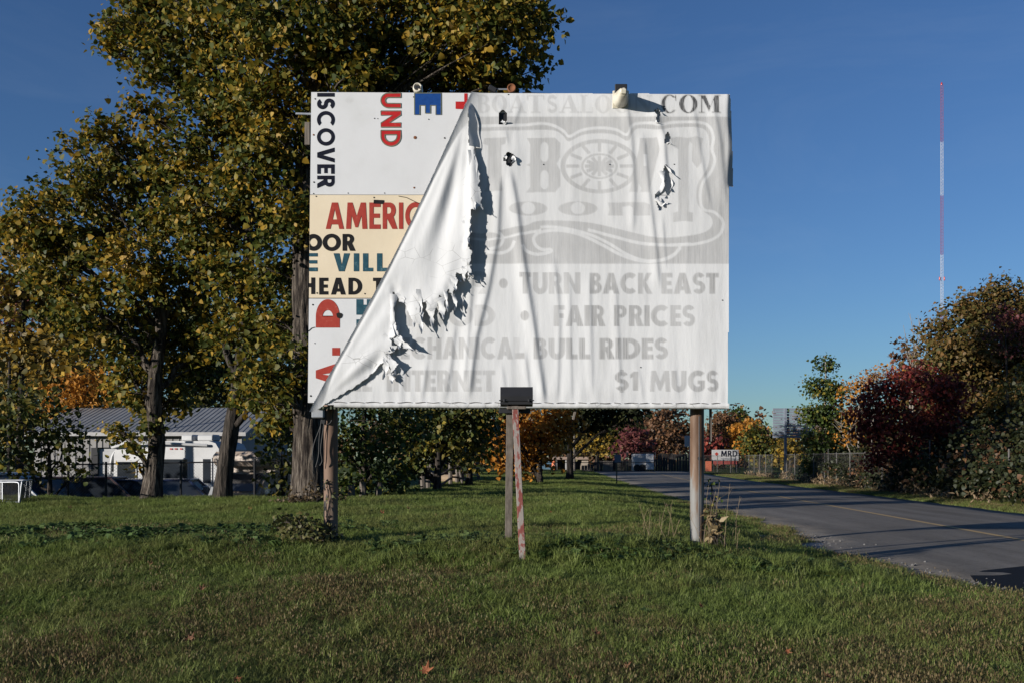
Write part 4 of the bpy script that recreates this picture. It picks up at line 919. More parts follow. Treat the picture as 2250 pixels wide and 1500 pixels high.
L_brn = leaf_mat('rust_brown_leaf', [(.0, (.05, .03, .016)), (.4, (.10, .055, .028)), (.7, (.16, .075, .035)), (1, (.09, .075, .03))], .2)
L_drk = leaf_mat('shade_dark_leaf', [(.0, (.010, .014, .005)), (.5, (.02, .026, .008)), (1, (.042, .036, .013))], .12)  # darkened leaf colour stands in for shade, as in the undergrowth
L_pink = leaf_mat('pink_red_leaf', [(.0, (.06, .018, .018)), (.5, (.12, .032, .035)), (1, (.17, .08, .05))], .25)

# three big maples at the left
tree('maple_tree', 'tallest maple with thick furrowed trunk rising right behind the billboard', 19.5,
     [(684, 1100), (678, 900), (668, 640), (672, 400), (698, 200), (722, 60), (740, -80), (752, -260)], .30,
     [(1090, 60, 1.15), (1145, 150, .55), (1165, 60, .5), (985, 120, 1.0), (890, 60, 1.2), (870, 170, .8), (770, 70, 1.2), (765, 170, .8), (1000, 180, .6), (1090, 180, .6), (1010, -40, 1.3), (1130, -10, .8), (870, -110, 1.6), (700, -130, 1.6), (640, 60, 1.3), (590, 190, 1.2), (640, 310, .9), (560, 380, 1.0), (530, -90, 1.5), (630, 470, .8), (615, 600, .8), (640, 720, .7), (600, 820, .8), (950, -260, 1.6), (760, -330, 1.8), (580, -300, 1.6), (620, 900, .6)],
     1850, .10, L_maple, M_bark, 11, 'maples behind the billboard', spray=26, sigma=.15, thick=.5, twigs=16, sides=56, depth=1.0, shell=.6)
tree('maple_tree', 'slender maple leaning right between the other maple and the billboard tree', 21.5,
     [(486, 1098), (500, 990), (518, 870), (540, 700), (545, 520), (530, 330), (510, 120), (500, -60)], .17,
     [(470, 50, 1.3), (370, 50, 1.1), (290, 60, .8), (232, 50, .45), (250, 110, .35), (330, 130, .7), (450, 170, 1.1), (520, 270, 1.1), (430, 330, 1.0), (480, 440, 1.2), (570, 500, 1.0), (545, 620, 1.0), (590, 720, .8), (450, 560, 1.0), (500, 730, .8), (430, -60, 1.4), (300, -30, 1.0), (560, 860, .6), (545, 60, 1.0), (330, 250, .6)],
     1700, .102, L_maple, M_barkd, 12, 'maples behind the billboard', spray=26, sigma=.16, thick=.6, twigs=16, sides=20, depth=1.0, shell=.6)
tree('maple_tree', 'spreading maple standing nearest the chain link pen at the left', 22.5,
     [(330, 1100), (340, 980), (345, 860), (352, 700), (340, 560), (330, 400), (320, 330)], .19,
     [(335, 380, 1.0), (230, 300, .6), (240, 370, .8), (160, 330, .4), (175, 400, .7), (110, 430, .6), (60, 470, .6), (20, 500, .5), (260, 470, 1.0), (380, 480, 1.0), (170, 540, 1.0), (290, 590, 1.1), (420, 640, 1.1), (120, 620, .9), (220, 700, 1.0), (350, 740, 1.1), (440, 780, .8), (280, 830, .7), (330, 880, .6), (270, 950, .35), (290, 985, .25), (305, 1020, .18), (390, 880, .5), (330, 940, .25), (100, 520, .6)],
     1750, .102, L_maple, M_bark, 13, 'maples behind the billboard', spray=26, sigma=.16, thick=.6, twigs=16, sides=20, depth=1.0, shell=.6)
# bare twiggy limbs in the gap of the left crowns
r_ = np.random.default_rng(5)
# trees further left and behind the shed
for k, (nm, lab, D, tp, r0, lb, n, lm, sd) in enumerate([
    ('yellow_tree', 'olive yellow tree at the left edge behind the white pickup roof', 32, [(40, 1110), (45, 900), (50, 600)], .16, [(20, 520, 1.1), (90, 560, 1.2), (40, 640, 1.4), (130, 660, 1.2), (30, 760, 1.3), (120, 780, 1.2), (180, 740, 1.0)], 420, L_yel, 21),
    ('orange_shrub', 'orange leaved small tree glowing behind the left end of the shed roof', 48, [(170, 1080), (175, 860)], .12, [(150, 850, 1.2), (200, 840, 1.3), (180, 890, 1.0), (110, 880, 1.2)], 330, L_org, 22),
    ('crimson_tree', 'dim crimson tree at the left edge between yellow crowns', 40, [(20, 1090), (20, 700)], .12, [(20, 640, 1.1), (-10, 680, 1.2), (45, 690, .9)], 300, L_pink, 23),
    ('dark_shrub', 'shaded green shrub in front of the shed wall at the left', 25, [(110, 1115), (105, 1000), (100, 950)], .08, [(60, 950, .9), (110, 930, .8), (150, 980, .6), (40, 1010, .8), (110, 1030, .6), (20, 900, .9), (80, 870, .7), (165, 1040, .35)], 420, L_maple2, 24),
    ('wood_edge_tree', 'tall olive tree behind the middle of the shed roof', 58, [(330, 1050), (335, 700)], .2, [(260, 800, 2.2), (350, 780, 2.4), (420, 820, 2.0), (300, 700, 2.2), (400, 700, 2.2), (210, 850, 1.8)], 200, L_maple2, 25),
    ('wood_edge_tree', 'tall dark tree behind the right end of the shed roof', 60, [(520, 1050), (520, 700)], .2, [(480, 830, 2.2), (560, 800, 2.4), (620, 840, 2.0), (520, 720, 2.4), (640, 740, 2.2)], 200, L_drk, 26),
    ('wood_edge_tree', 'yellowing tree behind the shed at its left corner', 55, [(150, 1050), (150, 700)], .2, [(110, 780, 2.0), (190, 760, 2.0), (140, 690, 1.8), (60, 840, 2.0), (0, 800, 2.0), (0, 900, 1.8), (60, 920, 1.5)], 200, L_yel, 27),
    ('lime_shrub', 'yellow green leafy shrub hiding the old pickup beside the big trunk', 24.5, [(622, 1100), (620, 1000)], .07, [(625, 930, .55), (600, 990, .45), (640, 1010, .45), (620, 1060, .4), (650, 960, .35), (585, 950, .3)], 620, L_maple2, 28),
    ]):
    tree(nm, lab, D, tp, r0, lb, n, .12 if D < 30 else .17 if D < 50 else .24, lm, M_barkd, sd, spray=10, sigma=.22 if D < 40 else .35, twigs=5, up=.4)
# behind the board: green and yellow maples, the orange tree, the dark crown
for nm, lab, D, tp, r0, lb, n, sz, lm, sd in [
    ('young_maple', 'dense dark green young maple just right of the rusty post', 27, [(800, 1095), (800, 960), (805, 800)], .11, [(770, 930, .9), (840, 920, 1.0), (780, 1010, .8), (850, 1000, .9), (800, 1060, .7), (740, 980, .6), (820, 850, 1.0), (875, 1060, .55), (760, 1080, .5), (900, 940, .7)], 620, .115, L_green, 31),
    ('young_maple', 'maple with sunlit yellow green leaves above the split rail fence', 33, [(960, 1085), (965, 950), (970, 820)], .13, [(920, 930, 1.0), (980, 920, 1.1), (1030, 940, 1.0), (940, 980, .8), (1000, 980, .8), (900, 990, .8), (960, 860, 1.2), (880, 900, 1.0), (1050, 900, .9), (930, 1030, .35), (880, 1030, .5)], 560, .135, L_maple2, 32),
    ('olive_tree', 'olive green tree between the yellow maple and the orange tree', 42, [(1030, 1065), (1035, 900)], .14, [(1010, 970, 1.1), (1060, 960, 1.2), (1040, 1010, .8), (1000, 920, 1.4), (1070, 900, 1.3), (980, 1010, .6)], 380, .17, L_maple2, 33),
    ('orange_tree', 'bright orange tree under the middle of the billboard', 46, [(1186, 1050), (1184, 960), (1180, 860)], .15, [(1110, 965, 1.0), (1150, 930, 1.2), (1200, 940, 1.2), (1095, 1000, .7), (1150, 990, 1.0), (1195, 990, .9), (1230, 920, 1.0), (1110, 915, 1.1), (1160, 1020, .6), (1120, 1028, .5), (1200, 870, 1.3), (1225, 965, .6), (1085, 945, .6)], 480, .17, L_org, 34),
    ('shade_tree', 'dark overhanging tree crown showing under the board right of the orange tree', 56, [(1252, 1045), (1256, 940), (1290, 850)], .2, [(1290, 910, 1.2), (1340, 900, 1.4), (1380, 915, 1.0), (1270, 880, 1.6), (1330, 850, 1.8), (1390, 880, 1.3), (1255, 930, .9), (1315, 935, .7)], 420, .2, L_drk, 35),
    ]:
    tree(nm, lab, D, tp, r0, lb, n, sz, lm, M_barkd, sd, spray=10, sigma=.2 if D < 40 else .28, twigs=6)
# far line of autumn trees along the end of the road
far = [('far_tree', 'mustard yellow far tree above the dark gate', 110, (1310, 960), 2.0, L_yel), ('far_tree', 'crimson far tree behind the white box trailer', 105, (1395, 968), 2.1, L_pink),
       ('far_tree', 'brown far tree with pale limbs left of the galvanised post', 115, (1470, 940), 3.4, L_brn), ('far_tree', 'grey green far tree beside the utility pole', 120, (1255, 965), 2.3, L_drk),
       ('far_tree', 'rust brown far tree right of the galvanised post', 125, (1590, 940), 2.8, L_brn), ('far_tree', 'green topped far tree rising above the brown wood', 140, (1620, 925), 2.4, L_green),
       ('far_tree', 'red brown far tree behind the white lettered sign', 118, (1640, 955), 2.6, L_org), ('far_tree', 'olive far tree next to the slatted sign back', 110, (1668, 968), 2.2, L_maple2),
       ('far_tree', 'reddish far bush low behind the fence start', 100, (1560, 982), 1.6, L_red), ('far_tree', 'olive far tree between mustard and crimson crowns', 118, (1350, 955), 2.4, L_maple2),
       ('far_tree', 'brown far tree under the dark overhanging crown', 128, (1420, 945), 3.0, L_brn), ('far_tree', 'yellow far bush under the slatted sign back', 95, (1735, 990), 1.6, L_yel)]
for k, (nm, lab, D, (px, py), rr, lm) in enumerate(far):
    s = rr*F/D
    tree(nm, lab, D, [(px, 1035), (px+2, py+s*.4), (px, py-s*.2)], .16, [(px, py, rr*.8), (px-s*.5, py+s*.35, rr*.62), (px+s*.5, py+s*.3, rr*.65), (px+s*.1, py-s*.5, rr*.5), (px-s*.3, py-s*.3, rr*.5), (px, py+s*.6, rr*.7)], 120, .32, lm, M_pale_twig if 'pale' in lab else M_barkd, 50+k, 'autumn trees at the end of the road', spray=8, sigma=.45, twigs=6, up=.4)
r_ = np.random.default_rng(60)
wl = [(np.array((x, r_.uniform(150, 190), r_.uniform(3.0, 6.0))), r_.uniform(4, 6)) for x in np.arange(-30, 75, 4.0)]
V, Fc, hh = foliage(r_, wl, 38, .6, 8, .7, up=.4)
tag(mk('far_woodland', V, Fc, L_brn), 'far brown woodland closing the view at the end of the road', 'woodland', kind='stuff')
wl = [(np.array((x, r_.uniform(66, 80), r_.uniform(2.5, 7.0))), r_.uniform(3, 4.2)) for x in np.arange(-46, -15, 2.0)]
V, Fc, hh = foliage(r_, wl, 60, .4, 8, .6, up=.4)
tag(mk('left_woodland', V, Fc, L_maple2), 'dark woodland mass behind the metal shed', 'woodland', kind='stuff')

wl = [(np.array((-17-1.1*t_+r_.uniform(-2, 2), 22+t_*1.2+r_.uniform(-1, 1), z_)), r_.uniform(1.0, 1.4)) for t_ in np.arange(0, 13, .8) for z_ in (1.0, 2.3)]  # out-of-view trees added to throw shade over the lot
V, Fc, hh = foliage(r_, wl, 110, .26, 8, .4, up=.4)
tag(mk('added_shade_grove', V, Fc, L_maple2), 'unseen grove of trees added outside the left edge to shade the parked vehicles', 'grove', kind='stuff')
# the thicket right of the road
for nm, lab, D, tp, r0, lb, n, sz, lm, bk, sd, kw in [
    ('pear_tree', 'narrow green tree standing free beside the slatted sign back', 55, [(1815, 1075), (1812, 960), (1815, 820), (1812, 780)], .10, [(1812, 800, .55), (1800, 850, .8), (1835, 860, .75), (1815, 910, 1.0), (1785, 910, .7), (1845, 930, .9), (1800, 970, 1.0), (1840, 990, .9), (1820, 1030, .7), (1790, 1020, .6)], 1500, .13, L_green, M_pale_twig, 71, {}),
    ('orange_sapling', 'orange red twiggy sapling between the green tree and the sumac', 50, [(1890, 1080), (1885, 950), (1890, 830)], .07, [(1870, 860, .8), (1905, 840, .8), (1880, 910, .7), (1925, 830, .6), (1950, 820, .6), (1865, 960, .6)], 460, .12, L_org, M_pale_twig, 72, {}),
    ('sumac', 'dark red sumac thicket overhanging the fence', 38, [(1985, 1100), (1985, 960), (1990, 860)], .09, [(1930, 870, .9), (1990, 835, .9), (2045, 860, .95), (2090, 850, .7), (1895, 900, .6), (1960, 930, .9), (2020, 930, .9), (1910, 940, .7), (1945, 990, .6), (2060, 930, .7), (2000, 985, .6), (1915, 1010, .45), (2080, 900, .6)], 1300, .11, L_red, M_twig, 73, dict(narrow=False, hang=1.0)),
    ('oak_tree', 'large bronze green oak filling the right edge', 44, [(2150, 1105), (2152, 950), (2150, 760), (2160, 680)], .26, [(2060, 740, 1.1), (2110, 700, 1.2), (2070, 800, 1.2), (2140, 760, 1.5), (2170, 660, 1.0), (2205, 640, .9), (2130, 840, 1.4), (2200, 720, 1.4), (2240, 680, 1.3), (2210, 820, 1.6), (2040, 850, .9), (2150, 690, 1.0), (2100, 780, 1.2), (2260, 780, 1.5), (2080, 860, 1.1), (2180, 900, 1.3), (2120, 920, 1.1), (2250, 880, 1.4), (2290, 720, 1.8), (2300, 850, 1.8)], 900, .135, L_oak, M_barkd, 74, {}),
    ('red_maple', 'small red topped maple against the upper oak crown', 40, [(2210, 1110), (2212, 900), (2210, 740)], .10, [(2205, 690, .6), (2230, 720, .6), (2185, 730, .4), (2215, 770, .4)], 700, .11, L_pink, M_barkd, 75, {}),
    ('locust_sapling', 'yellow leaved branch of a sapling at the right edge', 34, [(2270, 1120), (2262, 950), (2235, 850)], .06, [(2215, 840, .5), (2240, 800, .35), (2190, 870, .3), (2225, 880, .35), (2240, 955, .3), (2215, 990, .2), (2255, 920, .3)], 700, .11, L_yel, M_twig, 76, {}),
    ('background_oak', 'distant grey green tree top left of the big oak', 60, [(2000, 1070), (2000, 900), (2002, 800)], .12, [(1992, 770, .7), (2010, 800, .8), (1990, 840, .9), (2030, 830, .9)], 260, .24, L_brn, M_pale_twig, 77, {}),
    ('roadside_tree', 'dark leafy tree leaning in from outside the right edge', 29, [(2330, 1130), (2330, 900), (2320, 760)], .14, [(2290, 1000, .8), (2320, 930, 1.0), (2340, 850, 1.2), (2270, 1060, .5)], 700, .11, L_drk, M_barkd, 78, {}),
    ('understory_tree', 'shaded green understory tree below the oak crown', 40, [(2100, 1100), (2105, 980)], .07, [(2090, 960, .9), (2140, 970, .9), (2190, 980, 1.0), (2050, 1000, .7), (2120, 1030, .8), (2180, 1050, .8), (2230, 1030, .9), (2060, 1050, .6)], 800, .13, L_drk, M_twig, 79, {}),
    ]:
    tree(nm, lab, D, tp, r0, lb, n, sz, lm, bk, sd, spray=10, sigma=.22, twigs=8, **kw)
def bare_tree(name, label, D, base, tips, r0, mat, seed, group=None):
    r = np.random.default_rng(seed); b = W(*base, D); b[2] = float(H(b[0], D)); t = thing(name, label, 'tree', b, group=group); mb = MB(); tw = MB()
    fork = lerp(b, W(*tips[0], D), .45)
    mb.tube([b-np.array((0, 0, .1)), lerp(b, fork, .5)+r.normal(size=3)*.05, fork], [r0, r0*.8, r0*.6], 8)
    for tx, ty in tips:
        e = W(tx, ty, D+r.uniform(-.8, .8)); p = curve_pts([fork, lerp(fork, e, .5)+r.normal(size=3)*.15, e], 6); mb.tube(p, np.linspace(r0*.5, .008, len(p)), 5, False)
        for k in range(9):
            s = p[r.integers(4, len(p)-1)]; q = s+np.array((r.normal(0, .35), r.normal(0, .35), r.uniform(.2, .8))); tw.tube([s, lerp(s, q, .5)+r.normal(size=3)*.05, q], [.012, .009, .005], 4, False)
    mb.build('trunk', mat, t, sm=True); tw.build('twigs', mat, t)
bare_tree('bare_tree', 'leafless grey tree left of the oak against the sky', 47, (2010, 1080), [(2000, 690), (1985, 715), (2022, 700), (2035, 705), (1990, 760), (2045, 720)], .07, M_pale_twig, 81)
bare_tree('bare_sapling', 'leafless sapling poking up between the green tree and the sumac', 48, (1905, 1085), [(1930, 790), (1900, 810), (1960, 790), (1875, 880)], .05, M_pale_twig, 82)
bare_tree('pale_sapling', 'pale bent stem leaning beside the narrow green tree', 50, (1882, 1080), [(1850, 900), (1878, 930), (1890, 945)], .05, M_pale_twig, 83)
r_ = np.random.default_rng(88)
prof_ = ([1850, 1900, 1960, 2010, 2060, 2120, 2200, 2300], [890, 880, 850, 830, 790, 740, 700, 680])
bl = []
for k in range(75):
    px = r_.uniform(1860, 2300); top = np.interp(px, *prof_); D_ = r_.uniform(56, 66); bl.append((W(px, r_.uniform(top+40, 1020), D_), r_.uniform(1.0, 1.6)))
V, Fc, hh = foliage(r_, bl, 150, .2, 8, .35, up=.4)
tag(mk('thicket_foliage', V, Fc, L_oak), 'dull bronze foliage mass filling in behind the sumac and the oak', 'thicket', kind='stuff')
# undergrowth under the thicket
r_ = np.random.default_rng(90)
ul = []
for y in np.arange(27, 60, .7):
    xf = 14.0+.093*(y-28)
    ul.append((np.array((xf+r_.uniform(.4, 1.6), y, .45+r_.uniform(0, .4))), r_.uniform(.5, .9)))
    if y < 50: ul.append((np.array((xf+r_.uniform(.3, 1.2), y, .9+r_.uniform(0, .7))), r_.uniform(.5, .9))); ul.append((np.array((xf+r_.uniform(1.5, 4), y, 1.2+r_.uniform(0, 1.2))), r_.uniform(.8, 1.3))); ul.append((np.array((xf+r_.uniform(4, 8), y, 1.2+r_.uniform(0, 1.6))), r_.uniform(1.0, 1.6)))
for y in np.arange(25, 50, .55):
    if r_.random() < .85: ul.append((np.array((13.6+.0906*(y-24)+r_.uniform(-.15, .1), y, .5+r_.uniform(0, 1.0))), np.array((.3, .5, .5))*r_.uniform(.7, 1.2)))
pick = r_.random(len(ul)) < .2
V, Fc, hh = foliage(r_, [u for u, q in zip(ul, pick) if q], 420, .12, 8, .22, up=.4)
tag(mk('rusty_undergrowth', V, Fc, L_brn), 'few rust brown brambles mixed into the undergrowth along the fence', 'undergrowth', kind='stuff')
V, Fc, hh = foliage(r_, [u for u, q in zip(ul, pick) if not q], 420, .12, 8, .22, up=.4)
tag(mk('undergrowth', V, Fc, L_drk), 'dark tangled undergrowth behind the chain link fence', 'undergrowth', kind='stuff')
V, Fc, hh = foliage(r_, [(np.array((13.7+.093*(y-28)+r_.normal(0, .15), y, .42)), np.array((.35, .4, .22))) for y in np.arange(29, 75, .9) if r_.random() < .8], 520, .16, 10, .16, narrow=True, up=.1, hang=-.6)
tag(mk('dry_weeds', V, Fc, leaf_mat('dry_weed', [(0, (.12, .085, .045)), (.5, (.20, .14, .08)), (1, (.28, .20, .12))], .2)), 'dry brown weeds along the foot of the chain link fence', 'weeds', kind='stuff')

# ------------------------------------------------------------------ the lot at the left: shed, camper, vehicles, fence
M_siding = M('grey_steel_siding', [(.3, (.19, .18, .175)), (.7, (.26, .25, .24))], .65, 2, (1, 1, .4))
M_roof = M('blue_grey_steel_roof', [(.3, (.19, .195, .20)), (.7, (.25, .255, .26))], .6, 2, metal=.1)
M_trim = M('pale_trim', (.36, .35, .34), .5, 4)
M_rvw = M('camper_white', [(.3, (.34, .34, .34)), (.7, (.44, .44, .435))], .5, 1.5)
M_glass = M('dark_glass', (.02, .024, .03), .08, 3, spec=.6)
M_tyre = M('tyre_rubber', (.018, .018, .018), .85, 20)
M_chrome = M('dull_chrome', (.5, .5, .5), .3, 6, metal=.8)
M_redl = M('red_lens', (.35, .02, .02), .3, 6)
M_lamp2 = M('clear_lens', (.45, .45, .43), .15, 6)
D0, D1 = 43.0, 47.5
sx0, sx1 = W(75, 0, D0)[0], W(528, 0, D0)[0]; ze, zt_, zb = 2.72, 3.98, -.56
shed = thing('metal_shed', 'long grey metal shed with blue grey ribbed roof behind the maples', 'shed', ((sx0+sx1)/2, D0, zb))
def wallgrid(name, x0, x1, z0, z1, y, step, mat):
    mb = MB(); xs = np.arange(x0, x1, step); V = []; 
    for x in xs:
        for dx, dy in ((0, 0), (step*.78, 0), (step*.82, -.03), (step*.96, -.03)): V.append((x+dx, y+dy))
    V = np.array(V); n_ = len(V); P = np.concatenate([np.c_[V, np.full(n_, z0)], np.c_[V, np.full(n_, z1)]])
    return mk(name, P, [(i, i+1, n_+i+1, n_+i) for i in range(n_-1)], mat, shed)
wallgrid('wall', sx0, W(210, 0, D0)[0], zb, ze, D0, .3, M_siding); wallgrid('wall', W(288, 0, D0)[0], sx1, zb, ze, D0, .3, M_siding); wallgrid('wall', W(210, 0, D0)[0], W(288, 0, D0)[0], W(0, 982, D0)[2], ze, D0+.01, .3, M_siding)
# gable end towards the road and the far walls
MB().add([(sx1, D0, zb), (sx1, D0+9, zb), (sx1, D0+9, ze), (sx1, D0+4.5, zt_), (sx1, D0, ze)], [(0, 1, 2, 3, 4)]).build('gable_wall', M_siding, shed)
MB().add([(sx0, D0, zb), (sx0, D0+9, zb), (sx0, D0+9, ze), (sx0, D0+4.5, zt_), (sx0, D0, ze)], [(4, 3, 2, 1, 0)]).build('gable_wall', M_siding, shed)
rb = MB(); x0, x1 = sx0-.3, sx1+.35
sl = np.array((0, 4.5+.5, zt_-ze+.14)); 
for y0, z0, y1, z1_ in ((D0-.4, ze-.1, D0+4.5, zt_), (D0+9.4, ze-.1, D0+4.5, zt_)):
    rb.add([(x0, y0, z0), (x1, y0, z0), (x1, y1, z1_), (x0, y1, z1_), (x0, y0, z0+.05), (x1, y0, z0+.05), (x1, y1, z1_+.05), (x0, y1, z1_+.05)], [(0, 1, 2, 3), (4, 7, 6, 5), (0, 4, 5, 1), (1, 5, 6, 2), (0, 3, 7, 4)])
    for x in np.arange(x0+.1, x1, .23):
        rb.add([(x-.028, y0, z0+.052), (x+.028, y0, z0+.052), (x+.028, y1, z1_+.052), (x-.028, y1, z1_+.052), (x-.015, y0, z0+.066), (x+.015, y0, z0+.066), (x+.015, y1, z1_+.066), (x-.015, y1, z1_+.066)], [(4, 7, 6, 5), (0, 4, 5, 1), (0, 3, 7, 4), (1, 5, 6, 2)])
rb.build('roof', M_roof, shed)
MB().box(((x0+x1)/2, D0-.42, ze-.06), (x1-x0, .06, .16)).build('gutter', M_trim, shed)
dx0, dx1 = W(216, 0, D0)[0], W(286, 0, D0)[0]; dz = W(0, 985, D0)[2]
gd = MB().box(((dx0+dx1)/2, D0+.12, (zb+dz)/2), (dx1-dx0, .04, dz-zb)).build('garage_door', M_rvw, shed)
for k in range(5):
    MB().bbox(((dx0+dx1)/2, D0+.085, zb+.25+k*.5), (dx1-dx0-.06, .03, .46), .015).build('door_panel', M_rvw, gd)
MB().box((dx0-.15, D0-.0, (zb+dz)/2), (.28, .10, dz-zb+.1)).build('door_post', M_dark, shed)
MB().bbox((W(318, 0, D0)[0], D0-.06, 1.35), (.55, .05, .4), .02).build('window', M_glass, shed)

def box_loft(secs, name, mat, t, sm=False, cap=True):
    "closed rings of equal count, local coordinates"
    n = len(secs[0]); V = [p for s_ in secs for p in s_]
    fs = [(j*n+i, j*n+(i+1) % n, (j+1)*n+(i+1) % n, (j+1)*n+i) for j in range(len(secs)-1) for i in range(n)]
    if cap: fs += [tuple(range(n))[::-1], tuple(range((len(secs)-1)*n, len(secs)*n))]
    return mk(name, V, fs, mat, t, sm)
def wheel(t, x, y, r=.33, w=.22):
    tm = MB().lathe([(r*.62, -w/2), (r*.92, -w/2), (r, -w/2+.04), (r, w/2-.04), (r*.92, w/2), (r*.62, w/2)], (x, y, r), 'y', 22).build('wheel', M_tyre, t, sm=False)
    MB().lathe([(r*.62, -w/2-.004), (r*.58, -w/2+.03), (r*.2, -w/2+.02), (r*.16, -w/2-.01), (.01, -w/2-.012)], (x, y, r), 'y', 18).build('rim', M_chrome, tm)
    MB().lathe([(.01, w/2+.012), (r*.16, w/2+.01), (r*.2, w/2-.02), (r*.58, w/2-.03), (r*.62, w/2+.004)], (x, y, r), 'y', 18).build('rim', M_chrome, tm)
def car(name, label, loc, rot, paint, L=4.5, Wd=1.75, h=1.45, style='sedan', group='parked vehicles in the shaded lot'):
    t = thing(name, label, 'car' if style != 'suv' else 'suv', loc, rot+1e-6, group); ORI[t.name] = np.zeros(3)
    hw = Wd/2; bl = h*.62; s = L/4.5
    def ring(x, z0, z1, w, tw): return [(x, -w, z0), (x, -w*1.02, (z0+z1)/2), (x, -tw, z1), (x, tw, z1), (x, w*1.02, (z0+z1)/2), (x, w, z0)]
    if style == 'sedan': st = [(-2.22, .42, .78, .80), (-2.1, .25, bl*1.0, .93), (-1.35, .22, bl*1.04, .97), (0, .2, bl*1.02, 1), (.95, .22, bl*.98, .97), (1.9, .25, bl*.86, .93), (2.2, .38, bl*.72, .80)]; cab = [(-1.55, -.95, .55, 1.25)]
    else: st = [(-2.22, .45, bl*.95, .88), (-2.15, .3, bl*1.04, .96), (0, .26, bl*1.04, 1), (1.0, .28, bl*1.0, .98), (1.95, .3, bl*.92, .94), (2.22, .42, bl*.8, .84)]; cab = [(-2.12, -1.95, .55, 1.2)]
    box_loft([ring(x*s, z0, z1, hw*w, hw*w*.94) for x, z0, z1, w in st], 'body', paint, t, True)
    a0, a1, b1, b0 = [v*s for v in cab[0]]; z0 = bl*.98; z1 = h
    gl = lambda x, z, w: [(x, -w, z), (x, w, z)]
    ins = hw*.90; top = hw*.74
    mk('windows', [(a0, -ins, z0), (b0, -ins, z0), (b0, ins, z0), (a0, ins, z0), (a1, -top, z1-.03), (b1, -top, z1-.03), (b1, top, z1-.03), (a1, top, z1-.03)], [(0, 1, 5, 4), (1, 2, 6, 5), (2, 3, 7, 6), (3, 0, 4, 7), (4, 5, 6, 7)], M_glass, t)
    MB().bbox(((a1+b1)/2, 0, z1-.01), (b1-a1+.08, top*2+.06, .06), .02).build('roof', paint, t)
    for sy in (-1, 1):
        for (xa, xb) in ((a0, a1), (b0, b1), ((a0+b0)/2, (a1+b1)/2)):
            MB().tube([(xa, sy*ins*1.005, z0), (xb, sy*top*1.01, z1-.02)], .04, 5).build('pillar', paint, t)
        MB().bbox((st[-1][0]*s-.03, sy*hw*.62, bl*.68), (.10, .30, .14), .02).build('headlight', M_lamp2, t)
        MB().bbox((st[0][0]*s+.03, sy*hw*.66, bl*.78), (.10, .26, .16), .02).build('tail_light', M_redl, t)
        MB().bbox((b0-.15*s, sy*(hw+.06), z0+.06), (.12, .16, .11), .03).build('mirror', paint, t)
        for x in (-1.38*s, 1.42*s): wheel(t, x, sy*(hw-.12))
    MB().bbox((2.2*s, 0, .42), (.14, Wd*.92, .2), .04).build('bumper', M_dark, t); MB().bbox((-2.2*s, 0, .46), (.14, Wd*.92, .2), .04).build('bumper', M_dark, t)
    MB().bbox((2.22*s, 0, bl*.62), (.05, Wd*.5, .16), .02).build('grille', M_dark, t)
    return t
P_dkblue = M('dark_blue_paint', (.012, .02, .06), .25, 3, spec=.5); P_maroon = M('dark_maroon_paint', (.03, .012, .014), .3, 3, spec=.5); P_blue = M('blue_car_paint', (.03, .08, .18), .25, 3, spec=.5)
P_blk = M('black_car_paint', (.012, .012, .014), .25, 3, spec=.5); P_wht = M('white_car_paint', (.6, .6, .6), .35, 3); P_tan = M('tan_camper_paint', [(.35, (.16, .12, .09)), (.5, (.30, .24, .19)), (.65, (.36, .30, .25))], .5, 6)
def gz(x, y): return float(H(x, y))
def at(px, D): x = (px-CX)/F*D; return (x, D, gz(x, D))
car('parked_suv', 'black station wagon parked side on between the shrub and the left maple', at(215, 28.5), .08, P_maroon, 4.7, 1.8, 1.62, 'suv')
car('parked_car', 'dark blue hatchback with its nose by the shaded shrub', at(140, 30.5), 2.2, P_dkblue, 4.2, 1.7, 1.5, 'suv')
car('parked_car', 'blue sedan half hidden behind the left maple trunk', at(292, 31), -1.3, P_blue, 4.4, 1.72, 1.42)
car('parked_car', 'dark blue van with yellow end right of the left maple trunk', at(385, 29), .12, P_dkblue, 4.3, 1.75, 1.55, 'suv')
car('parked_car', 'white pickup roof showing above the chain link pen', at(2, 27.5), .1, P_wht, 4.9, 1.85, 1.72, 'suv')
MB().bbox((1.9, -.3, .95), (.55, 1.2, .35), .08).build('yellow_hood_patch', M('yellow_brown_patch', (.18, .13, .05), .6, 5), bpy.data.objects['parked_car.002'])
# camper trailer
cd = 35.0; cx0, cx1 = (352-CX)/F*cd, (468-CX)/F*cd
rv = thing('camper_trailer', 'white camper trailer with dark windows parked between two maple trunks', 'camper', ((cx0+cx1)/2, cd+1.2, -.55), -.16)
ORI[rv.name] = np.zeros(3); Lr = 2.6; hh_ = 2.85; wr = 1.15
prof = [(-Lr, .55), (-Lr, 2.3), (-Lr+.12, 2.6), (-Lr+.35, 2.78), (1.0, 2.78), (1.25, 2.70), (1.38, 2.5), (1.38, .75), (1.2, .55)]
MB().prism(prof, -wr, wr).build('body', M_rvw, rv)
MB().bbox((-.6, -wr-.012, .95), (3.8, .03, .62), .005).build('lower_skirt', M('grey_skirt', (.42, .44, .47), .4, 3), rv)
for x, z, w, h in ((-.35, 1.75, 1.15, .78), (.95, 1.72, .30, .85), (-1.25, 1.7, .28, .85), (-2.1, 1.75, .7, .6)):
    wn = MB().bbox((x, -wr-.02, z), (w+.1, .03, h+.1), .01).build('window', M_rvw, rv); MB().bbox((x, -wr-.035, z), (w, .02, h), .01).build('pane', M_glass, wn)
for x in (-.4, -.22, -.02): MB().bbox((x, -wr-.02, 2.5), (.10, .03, .05), .01).build('marker_light', M_redl, rv)
for x, w in ((-.15, .45), (.55, .62)): MB().bbox((x, -.2, 2.9), (w, .6, .24), .05).build('air_conditioner', M_rvw, rv)
